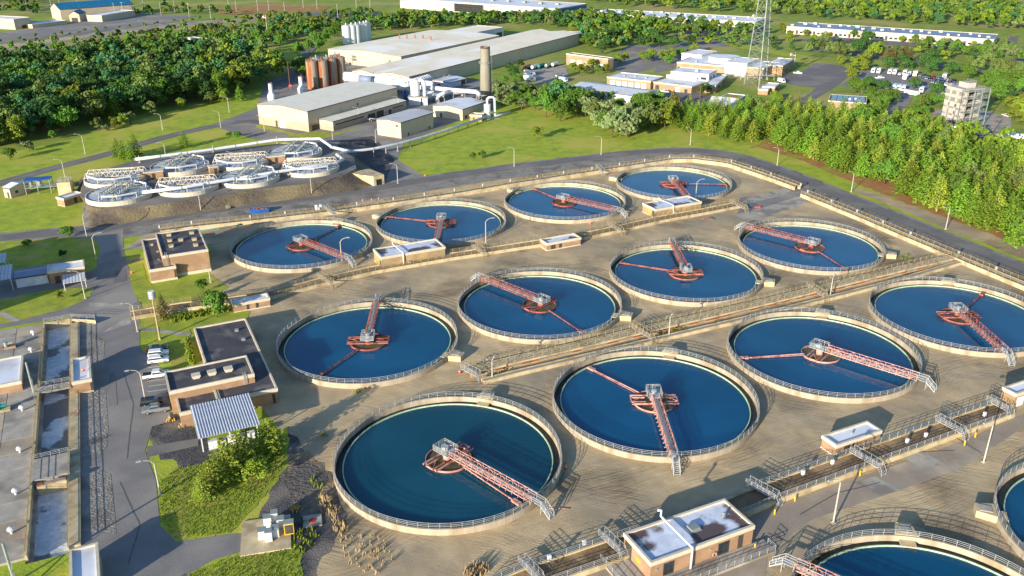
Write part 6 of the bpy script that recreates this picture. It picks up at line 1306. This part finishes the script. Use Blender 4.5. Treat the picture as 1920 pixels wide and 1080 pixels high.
mass('woodland', 'dense mixed crowns of the dark wood behind its front ranks', [p for p in wp if id(p) not in fs_], {'leaf_mid':5,'leaf_dark':7,'leaf_yellow':1.5,'leaf_olive':3,'leaf_blue':4}, (13,19), 1.15, 14, 34)
# wood edge shrubs
for i, (x, y, k, h) in enumerate([(20,300,'mid',6),(55,283,'silver',5),(100,262,'mid',5),(185,244,'olive',7),(215,240,'yellow',6),(231,238,'yellow',7),(200,246,'silver',3.5),(283,218,'olive',9),(340,205,'yellow',7),(395,196,'olive',7),(420,192,'yellow',8),(450,190,'pine',9),(245,232,'silver',6)]):
    tree(k, G(x, y), h, '%s shrub at the wood edge, number %s from the picture edge' % ({'mid':'green','silver':'silvery','olive':'olive','yellow':'bright green','pine':'dark conifer'}[k], ['one','two','three','four','five','six','seven','eight','nine','ten','eleven','twelve','thirteen'][i]), 'shrubs along the wood edge')
# masses beyond
mass('scrub_belt', 'belt of loose scrub and small trees behind the dark wood', scatter([(-80,110),(60,88),(150,84),(300,62),(430,50),(520,30),(560,30),(560,66),(500,76),(430,90),(300,100),(150,112),(-80,128)], 9, seed=3), {'leaf_mid':4,'leaf_yellow':2,'leaf_olive':3,'leaf_silver':2,'leaf_dark':2}, (5,10), 1.1, 9, 24)
mass('tree_belt', 'tree belt between the far lots and the glazed warehouse', scatter([(480,50),(560,42),(620,48),(700,36),(700,52),(640,60),(560,68),(480,80)], 9.5, seed=4), LF, (7,12), 1.2, 9, 24)
mass('tree_belt', 'row of trees in front of the huge pale warehouse', scatter([(690,44),(780,34),(950,40),(1045,46),(1110,40),(1200,60),(1120,70),(1050,56),(950,46),(860,50),(800,54),(720,60)], 8.5, seed=5), LF, (8,13), 1.15, 10, 28)
mass('tree_belt', 'green belt between the long hall end and the office strip', scatter([(1095,62),(1110,42),(1170,46),(1250,56),(1240,76),(1190,82),(1160,92),(1110,98),(1090,90)], 8.5, seed=6), LF, (8,13), 1.15, 10, 28)
mass('far_wood', 'far off wood filling the ground behind the office strips', scatter([(1100,4),(1140,12),(1440,30),(1500,34),(1880,58),(2100,74),(2100,14),(1500,-4),(1100,-14)], 11, seed=7), {'leaf_mid':6,'leaf_yellow':1,'leaf_olive':2,'leaf_blue':3,'pine_needles':3}, (10,15), 1.5, 9, 20)
mass('far_wood', 'far off trees at the top edge beyond the blue roofed hall', scatter([(-100,8),(60,12),(84,-2),(700,-4),(700,-16),(-100,-10)], 13, seed=8), {'leaf_mid':5,'leaf_dark':3,'leaf_olive':2}, (8,13), 1.8, 9, 18)
mass('far_wood', 'trees around the far blue roofed hall and its car park', scatter([(-60,24),(0,18),(70,14),(86,28),(60,30),(0,22)], 10, seed=9)+scatter([(240,24),(300,18),(440,24),(430,30),(320,28),(250,30)], 11, seed=10)+scatter([(560,36),(680,24),(700,30),(640,40)], 10, seed=12), LF, (6,10), 1.5, 8, 20)
mass('tree_belt', 'loose woods between the far road and the white silos', scatter([(430,84),(480,82),(560,62),(640,52),(700,46),(790,48),(700,62),(650,60),(640,72),(600,70),(560,80),(500,96),(470,104)], 10, seed=41), LF, (7,12), 1.1, 10, 26)
mass('tree_belt', 'thick trees behind the vast warehouse and long hall', scatter([(700,50),(800,42),(950,34),(1100,36),(1130,30),(1250,48),(1420,62),(1430,74),(1330,72),(1240,70),(1180,60),(1100,58),(950,40),(900,52),(800,54)], 9.5, seed=42), LF, (8,13), 1.1, 10, 28)
mass('tree_belt', 'planted woods around the lanes before the blue roofed office strip', scatter([(1270,72),(1420,78),(1480,92),(1560,86),(1700,96),(1880,116),(1930,120),(1930,140),(1860,128),(1700,104),(1580,92),(1500,100),(1440,96),(1330,88)], 11, seed=43), LF, (6,11), 1.0, 10, 28)
mass('tree_belt', 'green margin of trees beyond the training tower and its plaza', scatter([(1850,150),(1930,140),(1980,200),(1980,260),(1915,250),(1900,220),(1870,196)], 9, seed=44), LF, (6,11), 1.0, 10, 28)
mass('shrub_rows', 'low shrubs and young trees in the strips of the far car park', scatter([(-60,88),(140,62),(330,40),(520,30),(520,33),(330,44),(140,67),(-60,96)], 10, seed=11), LF, (2.5,5), .9, 6, 18)
# trees around civic buildings: individuals in named rows
def row(pts, kind, hr, label, group, jit=.0):
    ow = 'first second third fourth fifth sixth seventh eighth ninth tenth eleventh twelfth thirteenth fourteenth fifteenth sixteenth seventeenth eighteenth nineteenth twentieth'.split()
    for i, (x, y) in enumerate(sorted(q for q in pts if not blocked(G(*q)))):
        k = kind if isinstance(kind, str) else kinds(kind); tree(k, G(x, y), random.uniform(*hr), label+(', %s from the silo side' % (ow[i] if i < 20 else 'twenty '+ow[i-20]) if len(pts) > 1 else ''), group)
row([(1236,88),(1262,90),(1292,88),(1205,92),(1225,78)], 'round', (9,12), 'dark round tree above the civic car park', 'rounded trees above the civic car park')
row([(1213,118),(1203,115),(1220,112),(1243,116),(1258,114),(1275,110),(1290,106),(1254,121),(1300,100)], {'yellow':2,'mid':1}, (6,9), 'young tree on the civic car park islands', 'young trees on the car park islands')
row([(1010,86),(1030,90),(1045,84),(1060,80),(1075,84),(1095,88),(1108,92),(1120,84),(1090,78),(985,108),(1000,104),(1015,98),(1040,96),(1130,78),(1142,82),(1155,78),(1150,70),(1165,74),(1178,78),(1130,102),(1112,75),(1136,92)], {'mid':3,'dark':3,'olive':1}, (9,13), 'tree in the clump before the fire station', 'clump between hall and fire station')
row([(965,118),(975,132),(962,150),(970,160),(955,140)], {'mid':2,'dark':2}, (7,10), 'tree at the tanker yard fence', 'trees at the tanker yard fence')
row([(1075,135),(1090,142),(1110,132),(1122,140),(1135,138),(1160,122),(1172,118)], {'mid':1,'yellow':2}, (7,9), 'bushy tree before the garages', 'trees before the fire station')
row([(960,178),(972,190),(990,172),(1003,190),(935,175),(928,170),(945,160),(948,186)], {'silver':3,'mid':1}, (5,8), 'pale shrub on the slope by the chimney', 'shrubs by the chimney slope')
row([(1035,215),(1050,228),(1062,218),(1045,205),(1072,208)], 'mid', (10,14), 'big tree on the slope crest', 'big trees on the slope crest')
row([(1105,222),(1118,236),(1150,248),(1165,256),(1178,246),(1140,232),(1120,205),(1095,195)], 'silver', (6,10), 'silvery bush below the metal workshop', 'silvery bushes below the workshop')
row([(1160,215),(1195,205),(1220,232),(1215,205),(1240,230),(1145,198),(1262,212),(1250,218)], {'poplar':2,'mid':2,'olive':1}, (9,12), 'upright tree before the metal workshop', 'upright trees before the workshop')
row([(1258,218),(1270,224),(1262,205)], 'fir', (10,13), 'brownish fir near the white tent', 'brown firs near the tent')
row([(1018,205),(1028,198),(1038,212),(1052,205),(1066,214),(1058,196),(1078,202),(1084,214),(1046,188),(1024,220),(1070,224)], {'mid':3,'poplar':1,'blue':1}, (12,16), 'tall tree of the crest thicket', 'tall thicket on the slope crest')
row([(1098,218),(1112,228),(1128,218),(1142,226),(1156,236),(1170,232),(1184,240),(1132,246),(1148,258),(1176,258),(1192,252),(1160,246),(1100,206),(1118,200)], {'silver':4,'olive':3,'mid':1}, (9,12), 'pale thicket tree below the workshop', 'pale thicket below the workshop')
row([(1202,232),(1214,240),(1228,236),(1206,216),(1232,218),(1246,242),(1222,246),(1252,230),(1236,204)], {'mid':3,'yellow':1,'olive':1,'poplar':1}, (10,13), 'thicket tree where the slope meets the belt', 'thicket beside the belt')
row([(942,196),(952,204),(966,200),(978,206),(990,200),(1002,208),(936,186),(984,184),(1000,180)], {'mid':2,'olive':2,'silver':1}, (6,10), 'thicket tree behind the chimney foot', 'thicket behind the chimney')
row([(1008,262)], 'yellow', (7,8), 'bright yellow green young tree alone on the mown slope', 'lone slope trees')
row([(887,302),(905,298)], 'mid', (3,5), 'thin sapling on the mown slope', 'saplings on the slope')
row([(1316,182),(1326,178)], 'dark', (7,9), 'dark tree on the civic lawn', 'tree pair on civic lawn')
row([(1457,195),(1452,190)], 'yellow', (6,7), 'bright bush by the dark fence', 'bright bushes by the fence')
row([(1465,62),(1480,72),(1452,80),(1480,82),(1510,68),(1526,78),(1555,75),(1600,72),(1630,72),(1655,74),(1690,80),(1715,80),(1740,84),(1770,88),(1794,90),(1824,92),(1640,66)], {'yellow':3,'mid':2}, (6,9), 'young tree before the blue roofed office strip', 'young trees before the office strip')
row([(1540,98),(1555,108),(1565,98),(1575,112),(1588,110),(1545,86)], 'olive', (9,12), 'olive grey tree on the civic lawn', 'grey green conifers on the lawn')
row([(1605,98),(1620,90),(1638,104),(1625,84)], 'round', (8,12), 'rounded dark tree by the office lane', 'rounded trees by the lane')
row([(1637,112)], 'yellow', (12,13), 'largest bright green round tree on the lawn beside the lane', 'largest bright tree')
row([(1660,112),(1672,106),(1684,112),(1696,108),(1670,118),(1705,116),(1652,104)], 'fir', (8,11), 'brownish spruce behind the far car park', 'brown spruces behind the car park')
row([(1662,130),(1688,126),(1700,132),(1742,138),(1780,142),(1755,128),(1735,120),(1750,112),(1728,128)], 'round', (7,10), 'rounded tree at the far car park rear', 'rounded trees at the car park rear')
row([(1600,128),(1590,140),(1612,126),(1622,118),(1620,134),(1596,152),(1604,148),(1575,122)], 'yellow', (6,9), 'bright young tree by the long kerb', 'bright trees along the kerb')
row([(1712,168),(1754,180),(1627,164),(1640,170),(1655,172)], 'round', (6,8), 'rounded hedge tree at the van row', 'hedge trees at the van row')
row([(1625,205),(1640,212),(1655,205),(1670,196),(1648,192),(1632,186),(1600,176),(1612,180)], 'mid', (8,11), 'tree beside the solar roofed block', 'trees beside the solar roofed block')
row([(1720,224),(1712,218),(1730,218)], 'mid', (6,8), 'tree on the island before the tower plaza', 'trees before the tower plaza')
row([(1722,200),(1735,196),(1750,198),(1762,202),(1745,192),(1730,205)], 'mid', (6,8), 'hedge tree left of the training tower', 'hedge behind the plaza')
row([(1790,100),(1805,104),(1760,98),(1775,94),(1820,102),(1840,106),(1860,100),(1870,112),(1850,92),(1880,104),(1896,96),(1742,96),(1725,92),(1712,90),(1880,86),(1900,112)], {'olive':2,'mid':2,'silver':1}, (7,10), 'pale tree in strips beyond the car park', 'trees in the planted strips')
row([(1817,132),(1832,138),(1875,148),(1890,140),(1866,136),(1905,150),(1848,126)], 'olive', (10,13), 'large olive tree beyond the packed cars', 'large olive trees beyond the cars')
row([(1815,152),(1808,144),(1860,175),(1875,182),(1860,160),(1880,168),(1900,160),(1895,175),(1912,180),(1868,190),(1850,168)], 'mid', (9,12), 'tree in the clump behind the training tower', 'clump behind the training tower')
row([(1893,205),(1905,212),(1915,200),(1900,225),(1912,232),(1922,220),(1888,200)], {'yellow':2,'mid':1}, (6,9), 'bright low tree beyond the tower plaza', 'low trees beyond the plaza')
row([(540,80),(508,84),(525,92),(494,88),(555,70),(488,80),(572,60),(560,110),(600,96),(580,102),(608,85),(620,78),(592,92),(634,66)], 'mid', (9,14), 'lawn tree between far road and warehouses', 'lawn trees by the far road')
row([(566,130),(560,140),(572,150)], 'mid', (9,12), 'dense tree left of the rusty silos', 'trees beside the rusty silos')
row([(430,88),(446,92),(418,94),(470,66),(380,66),(480,74)], {'mid':2,'silver':1}, (6,9), 'loose tree around the far low lot beyond the wood', 'trees around the low lot')
row([(232,300),(222,298),(246,302),(256,298)], 'pine', (8,12), 'pine in the clump beside the plant road', 'pines by the plant road')
tree('pine', G(347,278), 8, 'single small pine on the lawn above the white header pipe')
tree('mid', G(446,262), 4.5, 'small round bush on the lawn before the plant yard')
tree('mid', G(430,260), 3.5, 'smallest bush on the lawn before the plant yard')
tree('mid', G(127,446), 4.4, 'dense green round tree on the verge of the west lawn', wid=1.4)
tree('mid', G(52,462), 2.6, 'low dark shrub on the shaded west lawn', wid=1.5)
tree('round', G(120,483), 2.6, 'small dark round bush beside the brick shed')
tree('yellow', G(115,563), 3.2, 'small sapling on the lower west lawn')
tree('fir', G(308,598), 7.5, 'dark green fir between the floodlight mast and the round tree')
tree('mid', G(407,595), 8.5, 'full round green tree beside the low brick hut')
tree('mid', G(380,549), 4.6, 'bright small round tree at the corner of the brick annex')
tree('yellow', G(392,564), 3, 'low bright bush below the brick annex')
for i, (x, y, h) in enumerate([(458,872,8),(508,848,8),(398,922,7),(428,896,8.5),(484,902,5),(382,938,5)]): tree('pinelight' if i != 4 else 'yellow', G(x, y), h, ('tallest bright pine on the bank below the ribbed canopy','bright pine on the bank nearest the operations building','bright pine on the bank nearest the west road','middle bright pine on the bank','low bright bush on the bank towards the rubble','small bright pine in front of the bank pines')[i], None, 1.45)
# garden planting by the railed channel, hedges and weeds
def tufts(name, label, pts, m, h=(.3,.8), n=14, spread=.5, w=.14):
    V_ = []
    for p in pts:
        for _ in range(n):
            a = random.random()*6.28; x = p.x+random.gauss(0,spread); y = p.y+random.gauss(0,spread); hh = random.uniform(*h); lx = random.gauss(0,.18)*hh; ly = random.gauss(0,.18)*hh
            V_ += [(x-w*cos(a),y-w*sin(a),p.z),(x+w*cos(a),y+w*sin(a),p.z),(x+lx+w*.3*cos(a),y+ly+w*.3*sin(a),p.z+hh),(x+lx-w*.3*cos(a),y+ly-w*.3*sin(a),p.z+hh)]
    o = link(name, np_mesh(name, np.array(V_), m)); o['kind'] = 'stuff'; o['label'] = label; return o
tufts('garden_planting', 'mixed flowering plants in the bed before the railed channel', scatter([(320,596),(440,572),(448,580),(380,592),(325,606)], .9, seed=20), 'leaf_yellow', (.4,1.1), 16, .4, .2)
tufts('hedge', 'bright low hedge along the side of the operations building', [G(350+i*.9, 640+i*3.6) for i in range(13)], 'leaf_yellow', (.5,1.2), 26, .35, .22)
LG = [[(300,905),(330,880),(392,868),(420,860),(520,810),(530,880),(510,900),(460,960),(430,998),(335,1010),(305,985)], [(336,1086),(420,1054),(545,1015),(562,1040),(562,1110),(300,1130)]]
for L_ in LG: tufts('grass_tufts', 'rough mown grass on the bank by the west road', scatter(L_, .55, seed=21), 'leaf_yellow', (.12,.35), 7, .3, .12)
tufts('dry_reeds', 'tall dry reeds beside the lower rim of the first tank', scatter([(600,930),(622,940),(645,985),(650,1010),(628,1000),(612,960)], .9, seed=22), 'reed', (.6,1.4), 18, .3, .08)
tufts('dry_weeds', 'dry brown weeds scattered on the gravel below the first tank', scatter([(640,1010),(680,1000),(735,1015),(740,1060),(700,1080),(650,1060)], 1.2, seed=23), 'reed', (.3,.8), 9, .3, .1)
tufts('dry_reeds', 'clump of dry reeds at the bottom edge beside the sludge channel', scatter([(870,1070),(905,1055),(912,1075),(880,1095)], .7, seed=24), 'reed', (.5,1.3), 16, .25, .1)
tufts('weeds', 'green weeds around the concrete pad and along walls', scatter([(540,985),(575,975),(600,1010),(560,1040),(548,1010)], 1.3, seed=25)+[G(*p) for p in [(586,900),(596,912),(460,812),(672,735),(690,728),(1245,628),(1262,622),(1278,618),(1345,605),(917,706),(938,700),(955,698),(1690,485),(1700,480),(1708,488),(1240,735),(608,815)]], 'leaf_yellow', (.3,.8), 22, .4, .14)
tufts('weeds', 'yellow blooming weeds at the corner of the concrete pad', [G(552,957), G(556,955), G(320,790), G(345,798), G(350,790)], 'yellow_line', (.4,.9), 26, .4, .14)
# the pine belt behind the perimeter road
BELT = [(1395,270),(1440,268),(1500,296),(1620,340),(1700,373),(1790,414),(1900,463),(2000,512),(2150,572),(2150,400),(1990,330),(1900,300),(1800,268),(1700,245),(1640,238),(1560,228),(1480,215),(1400,208),(1340,212),(1260,212),(1230,225),(1240,240),(1320,258)]
bp_ = scatter(BELT, 5.1, seed=30)
def front_rank(p): return PX((p.x,p.y,0))
bp_.sort(key=lambda p: -(front_rank(p)[1]-.42*front_rank(p)[0]))
for i, p in enumerate(bp_[:300]):
    k = kinds({'pine':6,'pinelight':3,'mid':.5,'olive':.4}); x = PX(p)[0]
    h_ = random.uniform(9.5,15) if x > 1420 else random.uniform(8,12)
    tree(k, p, h_, near_label(KN[k], h_*1.1, p, 'of the belt', PM), 'pine belt behind the perimeter road', 1.05)
if len(bp_) > 300: mass('pine_belt', 'rear ranks of the pine belt behind the perimeter road', bp_[300:], {'pine_needles':5,'leaf_mid':1}, (9,14), .9, 10, 30)
print('belt', len(bp_), 'wood', len(wp), 'objects', len(COL.objects))
